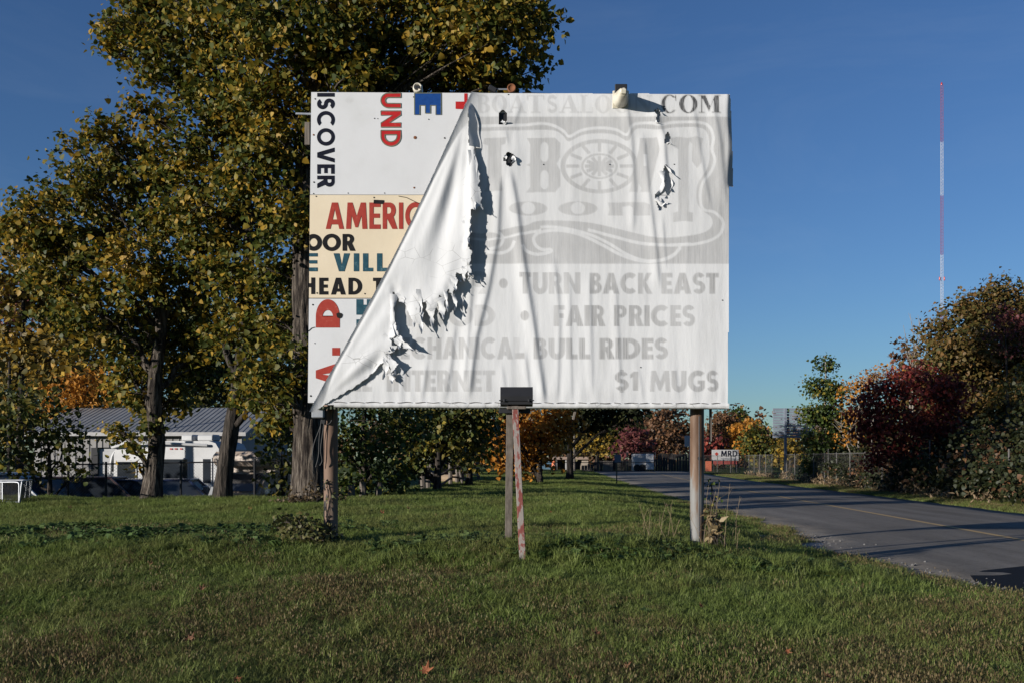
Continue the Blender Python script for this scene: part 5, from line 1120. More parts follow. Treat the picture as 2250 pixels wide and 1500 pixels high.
MB().bbox((1.4, -.2, 1.6), (.03, .62, 1.6), .01).build('door', M_rvw, rv)
MB().tube([(-2.6, -wr-.1, 2.55), (-1.6, -wr-.5, 2.75), (1.0, -wr-.1, 2.62)], .05, 8).build('awning_roll', M_rvw, rv)
for x in (-.9, -.2):
    wheel(rv, x, -wr+.15, .34); 
MB().box((2.0, 0, .6), (1.4, .12, .12)).build('tow_bar', M_dark, rv)
# arched white hoop canopy left of the camper
hc = thing('hoop_canopy', 'white arched canopy frame beside the garage door', 'canopy', at(290, 37))
for k in range(3):
    p0 = np.array(at(243, 37)); p1_ = np.array(at(330, 37)); a_ = np.linspace(0, math.pi, 13); c_ = (p0+p1_)/2; hwid = (p1_[0]-p0[0])/2
    P = [(p0[0], 37+k*1.2, -.5)]+[(c_[0]-hwid*np.sign(math.cos(q))*abs(math.cos(q))**.6, 37+k*1.2, 1.1+.95*math.sin(q)**.7) for q in a_]+[(p1_[0], 37+k*1.2, -.5)]
    MB().tube(P, .05, 6).build('hoop', M_rvw, hc)
a_ = np.linspace(.0, math.pi, 15); V = [(c_[0]-hwid*1.03*np.sign(math.cos(q))*abs(math.cos(q))**.6, 37+kk*2.4, 1.12+.98*math.sin(q)**.7) for kk in (0, 1) for q in a_]
mk('cover', V, [(i, i+1, 15+i+1, 15+i) for i in range(14)], M('dark_tarp', (.05, .055, .05), .8, 3), hc)
# old pickup with camper shell facing the viewer
tk = thing('pickup_truck', 'old tan pickup with camper shell facing the road beside the lime shrub', 'truck', at(562, 29.5), -math.pi/2-.35)
ORI[tk.name] = np.zeros(3)
box_loft([[(x, -w, z0), (x, -w, z1), (x, w, z1), (x, w, z0)] for x, z0, z1, w in ((-2.6, .5, 1.15, .92), (-.5, .45, 1.15, .95), (.9, .45, 1.15, .95), (2.1, .45, 1.08, .93), (2.25, .5, 1.0, .9))], 'body', P_tan, tk)
mk('cab', [(-.5, -.9, 1.15), (1.1, -.9, 1.15), (1.1, .9, 1.15), (-.5, .9, 1.15), (-.4, -.75, 1.75), (.55, -.75, 1.75), (.55, .75, 1.75), (-.4, .75, 1.75)], [(0, 1, 5, 4), (2, 3, 7, 6), (4, 5, 6, 7), (1, 2, 6, 5), (3, 0, 4, 7)], P_tan, tk)
mk('windshield', [(1.08, -.78, 1.22), (1.08, .78, 1.22), (.62, .68, 1.70), (.62, -.68, 1.70)], [(0, 1, 2, 3)], M_glass, tk).location = (.03, 0, .012)
MB().bbox((-1.2, 0, 1.75), (2.9, 1.9, 1.15), .1).build('camper_shell', P_tan, tk); MB().bbox((.35, 0, 2.15), (1.2, 1.8, .42), .12).build('overcab', P_tan, tk)
MB().bbox((2.27, 0, .78), (.05, 1.5, .30), .01).build('grille', M_dark, tk); MB().bbox((2.33, 0, .50), (.14, 1.85, .16), .03).build('bumper', M_chrome, tk)
for sy in (-1, 1):
    MB().lathe([(.10, 0), (.09, .03), (.01, .04)], (2.29, sy*.66, .78), 'x', 14).build('headlight', M_lamp2, tk); MB().bbox((.95, sy*1.05, 1.25), (.08, .18, .22), .02).build('mirror', M_chrome, tk)
    for x in (-1.7, 1.5): wheel(tk, x, sy*.82, .36)
# leaning white board and junk
wb = thing('leaning_board', 'small white board leaning at the foot of the slender maple', 'board', at(464, 23.8)); stick(np.array(at(461, 23.8)), np.array(at(469, 24))+np.array((0, .1, .36)), .16, .02, M_rvw, wb, 'panel')

def chain_fence(name, label, P, Q, h, mat, gap, wire=.0035, spacing=.07, rail=.02, postr=.03, nposts=8, matw=None, taper=None, group=None):
    P = np.array(P, float); Q = np.array(Q, float); L = np.linalg.norm((Q-P)[:2])
    t = thing(name, label, 'fence', P, group=group); u = (Q-P)/L
    for k in range(nposts):
        s = k/(nposts-1); b = lerp(P, Q, s); MB().tube([b-np.array((0, 0, .2)), b+np.array((0, 0, h+.06))], postr, 8).build('post', mat, t)
    MB().tube([P+np.array((0, 0, h)), lerp(P, Q, .5)+np.array((0, 0, h)), Q+np.array((0, 0, h))], rail, 6).build('top_rail', mat, t)
    mb = MB()
    for k in np.arange(-h, L, spacing):
        for d in (1, -1):
            a0 = (k, 0) if d == 1 else (k+h, 0); a1 = (k+h, h) if d == 1 else (k, h)
            (s0, z0), (s1, z1_) = a0, a1
            if s0 > s1: (s0, z0), (s1, z1_) = (s1, z1_), (s0, z0)
            if s1 <= 0 or s0 >= L: continue
            m_ = (z1_-z0)/(s1-s0)
            if s0 < 0: z0 -= m_*s0; s0 = 0
            if s1 > L: z1_ -= m_*(s1-L); s1 = L
            A, B = P+u*s0, P+u*s1; A = A+np.array((0, 0, z0+.02)); B = B+np.array((0, 0, z1_+.02)); w = wire
            mb.add([A+np.array((0, 0, w)), A+np.array((0, -w, -w*.6)), A+np.array((0, w, -w*.6)), B+np.array((0, 0, w)), B+np.array((0, -w, -w*.6)), B+np.array((0, w, -w*.6))], [(0, 1, 4, 3), (1, 2, 5, 4), (2, 0, 3, 5)])
    mb.build('chain_link', matw or mat, t, kind='stuff')
    return t
M_gfence = M('fence_steel', (.085, .08, .075), .75, 5); M_gwire = M('galvanised_wire', (.075, .07, .062), .7, 5)
chain_fence('corner_fence', 'short galvanised chain link fence closing the far corner left of the lettered sign', (15.7, 87.5, .4), (19.3, 87.9, .36), 1.5, M_gfence, 0, .0034, .08, nposts=4, matw=M_gwire)
chain_fence('lot_fence', 'black topped chain link fence in front of the parked vehicles', (W(150, 0, 26)[0], 26, -.2), (W(640, 0, 26.5)[0], 26.5, -.1), 1.65, M_dark, 0, .003, .08, nposts=7)
chain_fence('roadside_fence', 'long galvanised chain link fence right of the road', (14.87, 38, .31), (19.4, 88, .34), 1.54, M_gfence, 0, .0028, .085, rail=.018, postr=.026, nposts=20, matw=M_gwire)
# steel posts of an older taller fence in the dark thicket
for k, (px, D, py) in enumerate([(2217, 30, 985), (2120, 33, 985), (2043, 37, 965), (1820, 51, 985)]):
    b = np.array(at(px, D)); o = MB().tube([b-np.array((0, 0, .2)), np.array((b[0], D, W(0, py, D)[2]))], .03, 8).build('steel_post', M_gfence)
    tag(o, ['tall thin steel post nearest the right edge under the oak', 'tall thin steel post second from the right edge in the thicket', 'tall thin steel post under the red sumac', 'tall thin steel post in front of the narrow green tree'][k], 'post', 'steel posts in the thicket')
# dog pen panels at the left edge
pen = thing('dog_pen', 'silver chain link pen panels standing at the left edge of the lawn', 'pen', at(30, 20.5))
def pen_panel(a_, b_, h, lean=(0, 0)):
    A = np.array(at(*a_)); B = np.array(at(*b_)); up = np.array((lean[0], lean[1], h)); C, Dp = B+up, A+up
    r_c = .12; u = (B-A)/np.linalg.norm(B-A)
    P = curve_pts([A, A+up*.5, Dp-up*.1, Dp+u*.07, lerp(Dp, C, .5), C-u*.07, C-up*.1, B+up*.5, B], 5)
    o = MB().tube(P, .017, 7).build('frame', M_metal, pen, True); MB().tube([lerp(A, B, .5), lerp(Dp, C, .5)], .010, 6).build('upright', M_metal, o); MB().tube([A+np.array((0, 0, .05)), B+np.array((0, 0, .05))], .012, 6).build('bottom_rail', M_metal, o)
    mb = MB(); n_ = 22
    for k in range(-n_, n_):
        for d in (1, -1):
            s0, s1 = k/n_, (k+n_*.7)/n_
            pts = [(s0, 0), (s1, 1)] if d == 1 else [(s0, 1), (s1, 0)]
            (p, z0), (q, z1_) = pts
            if q <= 0 or p >= 1: continue
            m_ = (z1_-z0)/(q-p)
            if p < 0: z0 -= m_*p; p = 0
            if q > 1: z1_ -= m_*(q-1); q = 1
            mb.tube([lerp(A, B, p)+up*z0, lerp(A, B, q)+up*z1_], .0028, 3, False)
    mb.build('chain_link', M_gwire, o, kind='stuff')
pen_panel((-30, 20.3), (42, 20.0), .45); pen_panel((42, 20.0), (64, 21.2), .47, (.06, 0)); pen_panel((-60, 21.6), (66, 21.5), .46)

# ------------------------------------------------------------------ middle distance
# split rail fence
sr = thing('rail_fence', 'weathered split rail fence with sagging rails at the wood edge', 'fence', at(1000, 45))
prev = None
for k, (px, py, D, h) in enumerate([(930, 1082, 36, 1.0), (941, 1078, 37.5, 1.05), (990, 1066, 44, 1.0), (1004, 1060, 46, 1.1), (1034, 1052, 52, 1.05), (1052, 1048, 55, 1.1), (700, 1098, 24.5, .5), (797, 1097, 26, .45), (830, 1097, 26.2, .4), (772, 1097, 25.6, .4)]):
    b = np.array(at(px, D)); top = b+np.array((rng.normal(0, .04), 0, h)); MB().tube([b-np.array((0, 0, .2)), lerp(b, top, .5), top], [.10, .095, .08], 7).build('post', M_wood, sr)
    if k in (1, 3, 5) and prev is not None or k in (2, 4):
        for z in (.35, .75):
            a0 = prev+np.array((0, 0, z)); a1 = b+np.array((0, 0, z-.05)); m_ = lerp(a0, a1, .5)+np.array((0, 0, -.22*(k in (2, 4))))
            MB().tube(curve_pts([a0, m_, a1], 4), .05, 6).build('rail', M_wood, sr)
    prev = b
for px, D, dx in ((945, 37.5, 14), (1006, 46, 10)):
    b = np.array(at(px, D)); MB().tube([b+np.array((0, 0, .95)), np.array(at(px+dx, D-1))+np.array((0, 0, .02))], .05, 6).build('brace', M_wood, sr)
# earth bank with grassy top
mx, my = W(970, 0, 50)[0], 50.0
a_ = np.linspace(0, 2*math.pi, 24, endpoint=False); V = []
for s, z in ((1, -.1), (.94, .45), (.8, .75), (.55, .95), (.2, 1.02)):
    for q in a_: V.append((mx+s*1.15*math.cos(q)*(1+.1*math.sin(3*q)), my+s*1.0*math.sin(q), gz(mx, my)+z+.05*math.sin(5*q)))
mk('earth_bank', V, [(j*24+i, j*24+(i+1) % 24, (j+1)*24+(i+1) % 24, (j+1)*24+i) for j in range(4) for i in range(24)]+[tuple(range(96, 120))], M('red_brown_earth', [(.3, (.08, .045, .028)), (.7, (.16, .09, .06))], .95, 3, (1, 1, .5), bmp=1, bscale=6, bdist=.08), None, True, 'structure')
MB().lathe([(.18, -.4), (.2, -.35), (.2, .35), (.18, .4)], (W(985, 0, 48)[0], 48, gz(-3, 48)+.2), 'x', 12).build('cut_log', M('fresh_cut_wood', (.38, .28, .18), .8, 6))
tag(bpy.data.objects['cut_log'], 'short cut log lying before the brown earth bank', 'log')
# low building beyond the gate
ld = 112.0; f = lambda px: (px-CX)/F*ld
lb_ = thing('low_building', 'low flat roofed building with blue wall beyond the gate', 'building', (f(1235), ld, .3))
zf = lambda py: CZ+(HY-py)/F*ld
MB().box(((f(1186)+f(1292))/2, ld+2, (zf(1003)+zf(1008))/2), (f(1292)-f(1186), 5.5, .30)).build('roof', M('tan_roof', (.26, .19, .15), .8, 2), lb_)
MB().box(((f(1189)+f(1212))/2, ld+1.2, (zf(1040)+zf(1008))/2), (f(1212)-f(1189), 3, zf(1008)-zf(1044))).build('blue_wall', M('blue_wall_paint', (.07, .13, .18), .7, 2), lb_)
MB().box(((f(1212)+f(1290))/2, ld+4.2, (zf(1040)+zf(1008))/2), (f(1290)-f(1212), .3, zf(1008)-zf(1044))).build('back_wall', M('dim_wall_paint', (.10, .09, .09), .8, 2), lb_)
MB().box(((f(1278)+f(1292))/2, ld+1.2, (zf(1040)+zf(1008))/2), (f(1292)-f(1278), 3, zf(1008)-zf(1044))).build('end_wall', M('tan_wall_paint', (.30, .25, .2), .8, 2), lb_)
for px in (1222, 1243, 1262): MB().box((f(px), ld-.4, (zf(1042)+zf(1008))/2), (.14, .14, zf(1008)-zf(1044))).build('column', M_trim, lb_)
db = thing('traffic_barrel', 'orange barrel standing by the blue wall', 'barrel', (f(1216), ld-2, .42)); MB().lathe([(.30, 0), (.30, .3), (.26, .6), (.24, .95), (.1, 1.0)], (f(1216), ld-2, .42), 'z', 14).build('drum', M('orange_plastic', (.55, .12, .03), .5, 6), db)
MB().lathe([(.285, .35), (.275, .5)], (f(1216), ld-2, .42), 'z', 14).build('band', M_rvw, db)
# utility poles
for px, D, py, lab in ((1262, 98, 905, 'slim pale utility pole beyond the black gate'), (1221, 98, 988, 'short white pole at the left end of the black gate')):
    b = np.array(at(px, D)); t = thing('utility_pole', lab, 'pole', b); MB().tube([b-np.array((0, 0, .3)), np.array((b[0], D, W(0, py, D)[2]))], [.11, .08], 10).build('shaft', M_wood, t)
    if py < 950: MB().box((b[0], D, W(0, 920, D)[2]), (1.8, .12, .14)).build('cross_arm', M_wood, t)
    else: MB().lathe([(.13, 0), (.13, .05), (.02, .12)], (b[0], D, W(0, 988, D)[2]), 'z', 10).build('cap', M_dark, t)
# gate, board fence, trailer
gt = thing('steel_gate', 'black steel swing gate with chain link closing the road', 'gate', at(1315, 92)); f = lambda px: (px-CX)/F*92; zf = lambda py: CZ+(HY-py)/F*92
for px in (1190, 1255, 1315, 1378, 1440): MB().tube([(f(px), 92, .3), (f(px), 92, zf(992))], .05, 6).build('gate_post', M_dark, gt)
for py in (994, 1015, 1034): MB().tube([(f(1190), 92, zf(py)), (f(1440), 92, zf(py))], .035, 6).build('gate_rail', M_dark, gt)
bf = thing('board_fence', 'dark stained board fence across the end of the road', 'fence', at(1400, 97)); f = lambda px: (px-CX)/F*97; zf = lambda py: CZ+(HY-py)/F*97
mb = MB(); px = 1278.0
while px < 1522:
    w = rng.uniform(5, 7); tp = np.interp(px, [1278, 1318, 1320, 1440, 1442, 1522], [1022, 1012, 1012, 1006, 996, 997])+rng.normal(0, .8)
    mb.box((f(px+w/2), 97+rng.normal(0, .03), (zf(1040)+zf(tp))/2), ((w-.6)/F*97, .05, zf(tp)-zf(1041))); px += w
mb.build('board_panel', M('dark_stained_wood', [(.3, (.022, .02, .019)), (.7, (.05, .045, .042))], .9, 2), bf, kind='stuff')
MB().box((f(1335), 96.8, (zf(1013)+zf(1037))/2), (f(1346)-f(1324), .06, zf(1013)-zf(1040))).build('pale_board', M_wood, bf)
bt = thing('box_trailer', 'white box trailer standing behind the dark board fence', 'trailer', at(1412, 94.5)); f = lambda px: (px-CX)/F*94.5; zf = lambda py: CZ+(HY-py)/F*94.5
MB().bbox(((f(1393)+f(1425))/2, 95.6, (zf(996)+zf(1034))/2), (f(1425)-f(1393), 1.8, zf(996)-zf(1034)), .08).build('box_body', M_trim, bt); MB().bbox(((f(1419)+f(1437))/2, 94.6, (zf(997)+zf(1030))/2), (f(1437)-f(1420), .5, zf(997)-zf(1032)), .05).build('front_panel', M_rvw, bt)
for px in (1400, 1412): MB().lathe([(.3, -.1), (.34, -.07), (.34, .07), (.3, .1)], (f(px), 94.6, .75), 'y', 14).build('wheel', M_tyre, bt)
# thin sign post in the lawn edge, the sign backs
sp = thing('road_sign', 'thin green post with small blue grey sign back at the lawn edge', 'sign', at(1355, 46)); f = lambda px: (px-CX)/F*46; zf = lambda py: CZ+(HY-py)/F*46
MB().box((f(1355), 46, (zf(1060)+zf(995))/2), (.05, .03, zf(995)-zf(1062))).build('post', M('green_post_paint', (.03, .045, .03), .6, 5), sp); MB().bbox((f(1357), 46-.03, zf(1006)), (.30, .012, .36), .004).build('sign_plate', M('blue_grey_metal', (.10, .13, .17), .5, 4), sp)
s2 = thing('road_sign', 'pale rectangular sign back peeping out left of the galvanised post', 'sign', at(1512, 80)); f = lambda px: (px-CX)/F*80; zf = lambda py: CZ+(HY-py)/F*80
MB().bbox((f(1514), 80, zf(968)), (f(1524)-f(1504), .03, zf(956)-zf(980)), .006).build('sign_plate', M_metal, s2); MB().box((f(1516), 80.05, (zf(980)+.3)/2), (.07, .05, zf(978)-.3)).build('post', M_metal, s2)
D = 66; f = lambda px: (px-CX)/F*D; zf = lambda py: CZ+(HY-py)/F*D
hs = thing('highway_sign', 'large sign seen from behind, horizontal aluminium slats on a steel post', 'sign', at(1726, D))
M_alu = M('blue_grey_aluminium', [(.3, (.15, .17, .205)), (.7, (.20, .225, .26))], .6, 3, metal=.1)
for k in range(11):
    y0, y1 = 896+k*6.0, 896+k*6.0+4.9
    MB().bbox(((f(1698)+f(1790))/2, D, (zf(y0)+zf(y1))/2), (f(1790)-f(1698), .06, zf(y0)-zf(y1)), .012).build('slat', M_alu, hs)
for px in (1725,): MB().box((f(px), D-.09, (zf(896)+.2)/2), (.16, .12, zf(896)-.2)).build('post', M_alu, hs)
# white lettered board on the fence
D = 89; f = lambda px: (px-CX)/F*D; zf = lambda py: CZ+(HY-py)/F*D
ms = thing('lettered_sign', 'white board lettered MRD with a red strip, fixed to the fence', 'sign', at(1594, D))
bd = MB().bbox(((f(1564)+f(1623))/2, D, (zf(987)+zf(1011))/2), (f(1623)-f(1564), .05, zf(987)-zf(1011)), .01).build('board', M_trim, ms)
MB().bbox(((f(1564)+f(1623))/2, D, (zf(1011.5)+zf(1019))/2), (f(1620)-f(1568), .04, zf(1011.5)-zf(1019)), .01).build('red_strip', M('red_strip_paint', (.28, .06, .05), .6, 4), ms)
lay, wt = layout('MRD', gap=.12, t=.2, h=.14)
for ch, g0, L, w in lay:
    LL = [[Vector((f(1584+36*(p[0]+g0)/wt), zf(1002-13*p[1]), 0)) for p in l] for l in L]; tri = tessellate_polygon(LL)
    mk('letter', [(v.x, D-.03, v.y) for l in LL for v in l], tri, M_navy, bd)
for y_, xa, xb in ((1006, 1583, 1619),): MB().box(((f(xa)+f(xb))/2, D-.03, zf(y_)), (f(xb)-f(xa), .008, .06)).build('small_print', M_metal, bd)
MB().prism([(f(1570), zf(996)), (f(1574.5), zf(992)), (f(1579), zf(996)), (f(1574.5), zf(1001))], D-.034, D-.028).build('emblem', M_redold, bd)
for px in (1568, 1619): MB().box((f(px), D+.06, .9), (.07, .05, 1.9)).build('post', M_gfence, ms)
# orange construction panel and pale gate piece left of the sign
og = MB().bbox((W(1557, 0, 89)[0], 89, .95), (.55, .05, .9), .02).build('warning_board', M('orange_panel_paint', (.40, .10, .05), .6, 4)); tag(og, 'small orange panel on the fence left of the lettered sign', 'board')
# radio mast with its red and white bands
D = 420.0; mxx = W(2069, 0, D)[0]
mast = thing('radio_mast', 'tall slender lattice radio mast banded red and white', 'mast', (mxx, D, 0))
M_mr = M('mast_red', (.22, .06, .09), .6, .5); M_mw = M('mast_white', (.42, .42, .44), .6, .5)
bands = [(188, 312, M_mr), (312, 430, M_mw), (430, 560, M_mr), (560, 680, M_mw), (680, 1010, M_mr)]
for py0, py1, mm in bands:
    z0, z1_ = W(0, py1, D)[2], W(0, py0, D)[2]; mb = MB(); cr = [(mxx+.62*math.cos(q), D+.62*math.sin(q)) for q in (-.5, 1.6, 3.7)]
    for x, y in cr: mb.box((x, y, (z0+z1_)/2), (.10, .10, z1_-z0))
    nz = int((z1_-z0)/1.3)
    for k in range(nz):
        za, zc = lerp(z0, z1_, k/nz), lerp(z0, z1_, (k+1)/nz)
        for i in range(3):
            (xa, ya), (xb, yb) = cr[i], cr[(i+1) % 3]
            mb.tube([(xa, ya, za), (xb, yb, zc)], .045, 3, False); mb.tube([(xa, ya, za), (xb, yb, za)], .04, 3, False)
    mb.build('red_section' if mm is M_mr else 'white_section', mm, mast)
MB().lathe([(.35, 0), (.4, .4), (.3, 1.0), (.05, 1.3)], (mxx, D, W(0, 188, D)[2]), 'z', 10).build('beacon', M_redl, mast)
for sx in (-1, 1): MB().lathe([(.22, 0), (.28, .4), (.28, 1.2), (.2, 1.5)], (mxx+sx*1.0, D-.4, W(0, 617, D)[2]), 'z', 10).build('side_beacon', M_redl, mast)
# the shadow on the near corner of the road is painted, with no van modelled

# ------------------------------------------------------------------ grass, weeds, fallen leaves
def grass_mat(name, stops, dry, dryw=.5):
    m, nt, b = base_mat(name)
    oi = nt.nodes.new('ShaderNodeObjectInfo'); g = nt.nodes.new('ShaderNodeNewGeometry')
    ad = nt.nodes.new('ShaderNodeMath'); ad.operation = 'MULTIPLY_ADD'; ad.inputs[1].default_value = .5
    m2 = nt.nodes.new('ShaderNodeMath'); m2.operation = 'MULTIPLY'; m2.inputs[1].default_value = .5
    nt.links.new(oi.outputs['Random'], m2.inputs[0]); nt.links.new(m2.outputs[0], ad.inputs[2]); nt.links.new(g.outputs['Random Per Island'], ad.inputs[0])
    r = ramp(nt, stops); nt.links.new(ad.outputs[0], r.inputs[0])
    t = tex(nt, .9, 4, coord='World'); rd = ramp(nt, [(.42, (0, 0, 0)), (.62, (1, 1, 1))]); nt.links.new(t.outputs['Fac'], rd.inputs[0])
    mm = nt.nodes.new('ShaderNodeMath'); mm.operation = 'MULTIPLY'; mm.inputs[1].default_value = dryw; nt.links.new(rd.outputs[0], mm.inputs[0])
    mx = nt.nodes.new('ShaderNodeMix'); mx.data_type = 'RGBA'; nt.links.new(mm.outputs[0], mx.inputs[0]); nt.links.new(r.outputs[0], mx.inputs[6]); mx.inputs[7].default_value = (*dry, 1)
    nt.links.new(mx.outputs[2], b.inputs['Base Color']); b.inputs['Roughness'].default_value = .6; b.inputs['Specular IOR Level'].default_value = .2
    tr = nt.nodes.new('ShaderNodeBsdfTranslucent'); nt.links.new(mx.outputs[2], tr.inputs[0]); ms = nt.nodes.new('ShaderNodeMixShader'); ms.inputs[0].default_value = .38
    nt.links.new(b.outputs[0], ms.inputs[1]); nt.links.new(tr.outputs[0], ms.inputs[2]); nt.links.new(ms.outputs[0], nt.nodes['Material Output'].inputs[0])
    return m
M_g = grass_mat('lawn_grass', [(0, (.105, .138, .028)), (.4, (.152, .20, .046)), (.75, (.20, .25, .068)), (1, (.34, .35, .16))], (.19, .17, .06), .45)
M_gb = grass_mat('seeding_grass', [(0, (.10, .11, .036)), (.5, (.15, .12, .055)), (1, (.22, .145, .07))], (.18, .12, .058), .5)
M_wd = grass_mat('broadleaf_weed', [(0, (.05, .09, .024)), (.5, (.08, .13, .036)), (1, (.115, .165, .055))], (.11, .13, .05), .3)
def blade(r, x, y, h, w, lean, seg=3):
    az = r.uniform(0, 6.28); ld_ = r.uniform(.2, 1)*lean; fx_, fy_ = math.cos(az), math.sin(az); sx_, sy_ = -fy_, fx_; V = []
    for k in range(seg):
        t = k/seg; q = ld_*h*t*t; ww = w*(1-.45*t)
        V += [(x+fx_*q-sx_*ww, y+fy_*q-sy_*ww, h*t*(1-.18*t*ld_)), (x+fx_*q+sx_*ww, y+fy_*q+sy_*ww, h*t*(1-.18*t*ld_))]
    V.append((x+fx_*ld_*h, y+fy_*ld_*h, h*(1-.25*ld_)))
    return V, [(2*k, 2*k+1, 2*k+3, 2*k+2) for k in range(seg-1)]+[(2*seg-2, 2*seg-1, 2*seg)]
def clump(name, mat, seed, n, rad, h0, h1, w, lean, heads=False):
    r = np.random.default_rng(seed); mb = MB()
    for k in range(n):
        a_ = r.uniform(0, 6.28); q = rad*math.sqrt(r.random()); h = r.uniform(h0, h1); V, Fc = blade(r, q*math.cos(a_), q*math.sin(a_), h, w*r.uniform(.7, 1.3), lean)
        mb.add(V, Fc)
        if heads and r.random() < .28:
            tip = np.array(V[-1]); mb.add([tip+np.array((-.0012, 0, 0)), tip+np.array((.0012, 0, 0)), tip+np.array((.003, .002, .009)), tip+np.array((-.003, -.002, .010)), tip+np.array((.002, 0, .020))], [(0, 1, 2, 3), (3, 2, 4)])
    me_ = mk(name, np.concatenate(mb.v), mb.f, mat); COL.objects.unlink(me_); return me_
def rosette(name, seed, n, L0, L1):
    r = np.random.default_rng(seed); mb = MB()
    for k in range(n):
        a_ = r.uniform(0, 6.28); L = r.uniform(L0, L1); el_ = r.uniform(.35, 1.2); c, s = math.cos(a_), math.sin(a_); w = L*.16; V = []
        for t, ww in ((0, .25), (.35, .9), (.7, 1.0), (1, .1)):
            d = L*t; z = d*math.sin(el_)-.35*L*t*t; d *= math.cos(el_); V += [(d*c+s*w*ww, d*s-c*w*ww, z+.015*ww), (d*c-s*w*ww, d*s+c*w*ww, z+.015*ww)]
        mb.add(V, [(0, 1, 3, 2), (2, 3, 5, 4), (4, 5, 7, 6)])
    o = mk(name, np.concatenate(mb.v), mb.f, M_wd); COL.objects.unlink(o); return o
def scatter(name, label, variants, P, sc, idx, seed, cat='grass'):
    r = np.random.default_rng(seed); n_ = len(P); me_ = bpy.data.meshes.new(name); me_.vertices.add(n_); me_.vertices.foreach_set('co', P.astype(np.float32).ravel())
    at_ = me_.attributes.new('rot', 'FLOAT_VECTOR', 'POINT'); rot = np.stack([r.normal(0, .12, n_), r.normal(0, .12, n_), r.uniform(0, 6.28, n_)], -1); at_.data.foreach_set('vector', rot.astype(np.float32).ravel())
    at_ = me_.attributes.new('scl', 'FLOAT', 'POINT'); at_.data.foreach_set('value', sc.astype(np.float32)); at_ = me_.attributes.new('vid', 'INT', 'POINT'); at_.data.foreach_set('value', idx.astype(np.int32))
    o = bpy.data.objects.new(name, me_); COL.objects.link(o); ng = bpy.data.node_groups.new(name, 'GeometryNodeTree'); ng.interface.new_socket('Geometry', in_out='INPUT', socket_type='NodeSocketGeometry'); ng.interface.new_socket('Geometry', in_out='OUTPUT', socket_type='NodeSocketGeometry')
    N = ng.nodes; gi, go = N.new('NodeGroupInput'), N.new('NodeGroupOutput'); ip = N.new('GeometryNodeInstanceOnPoints'); jn = N.new('GeometryNodeJoinGeometry')
    for v in variants:
        oi = N.new('GeometryNodeObjectInfo'); oi.inputs['Object'].default_value = v; oi.inputs['As Instance'].default_value = False; gti = N.new('GeometryNodeGeometryToInstance')
        ng.links.new(oi.outputs['Geometry'], gti.inputs[0]); ng.links.new(gti.outputs[0], jn.inputs[0])
    def attr(nm, ty): a_ = N.new('GeometryNodeInputNamedAttribute'); a_.data_type = ty; a_.inputs['Name'].default_value = nm; return a_.outputs['Attribute']
    ip.inputs['Pick Instance'].default_value = True
    ng.links.new(gi.outputs[0], ip.inputs['Points']); ng.links.new(jn.outputs[0], ip.inputs['Instance']); ng.links.new(attr('vid', 'INT'), ip.inputs['Instance Index']); ng.links.new(attr('rot', 'FLOAT_VECTOR'), ip.inputs['Rotation']); ng.links.new(attr('scl', 'FLOAT'), ip.inputs['Scale'])
    ng.links.new(ip.outputs[0], go.inputs[0]); md = o.modifiers.new('scatter', 'NODES'); md.node_group = ng
    return tag(o, label, cat, kind='stuff')
def samp(r, y0, y1, dens, xlo=None, xhi=None, wedge=.56):
    "random points in the lawn between two distances"
    W1 = wedge*y1+1; n_ = int(dens*2*W1*(y1-y0)); y = r.uniform(y0, y1, n_); x = r.uniform(-W1, W1, n_)
    k = (abs(x) < wedge*y+.7); 
    if xlo is not None: k &= x > xlo
    return x[k], y[k]
eln = lambda y: np.interp(y, ys, xl(ys)+el)
r = np.random.default_rng(101)
vg = [clump('grass_tuft_%s' % 'abcdef'[k], M_g, 200+k, 38, .11, .035, .085, .0027, 1.4) for k in range(6)]
vb_ = [clump('seed_tuft_%s' % 'abc'[k], M_gb, 220+k, 34, .12, .045, .09, .0024, 1.5, True) for k in range(3)]
vt = [clump('tall_tuft_%s' % 'abc'[k], M_g, 240+k, 40, .10, .12, .24, .004, 1.1) for k in range(3)]
vw = [rosette('weed_rosette_%s' % 'abc'[k], 260+k, 9, .08, .15) for k in range(3)]
allv = vg+vb_+vt+vw
def order(k): return len(allv)-1-k      # join order runs backwards
def fnoise(x, y, s, sd): 
    return np.sin(x/s*1.1+sd)*np.cos(y/s*.9+sd*1.7)+.6*np.sin(x/s*2.3-y/s*1.7+sd*2.1)+.4*np.cos(x/s*4.1+y/s*3.3+sd)
XS, YS, SCL, VID = [], [], [], []
def put(x, y, sc, vid): XS.append(x); YS.append(y); SCL.append(sc); VID.append(vid)
inl = lambda x, y: (x < eln(y)-.02) & ~((((x-4.3)/.62)**2+((y-15.2)/1.7)**2) < .8)
for y0, y1, dens, s0, s1 in ((5.6, 9, 300, .85, 1.25), (9, 13, 210, .9, 1.3), (13, 18, 120, 1.0, 1.35), (18, 26, 70, 1.1, 1.5)):
    x, y = samp(r, y0, y1, dens); k = inl(x, y) & ~((y > 24.2) & (x < -5)); x, y = x[k], y[k]
    dryp = np.clip(.14+.20*fnoise(x, y, 1.1, 3)+.17*smooth(9.0, 6.8, y)-.14*smooth(9.5, 11, y)-.12*smooth(1, 4, x), .01, .65)*smooth(15, 12, y)
    v = np.where(r.random(len(x)) < dryp, 6+r.integers(0, 3, len(x)), r.integers(0, 6, len(x)))
    put(x, y, r.uniform(s0, s1, len(x))*(1+.22*fnoise(x, y, .8, 9)), v)
x, y = samp(r, 26, 92, 26, -6); k = (x < eln(y)-.05) & (x > -5-.02*y); put(x[k], y[k], r.uniform(1.2, 1.7, k.sum()), r.integers(0, 6, k.sum()))
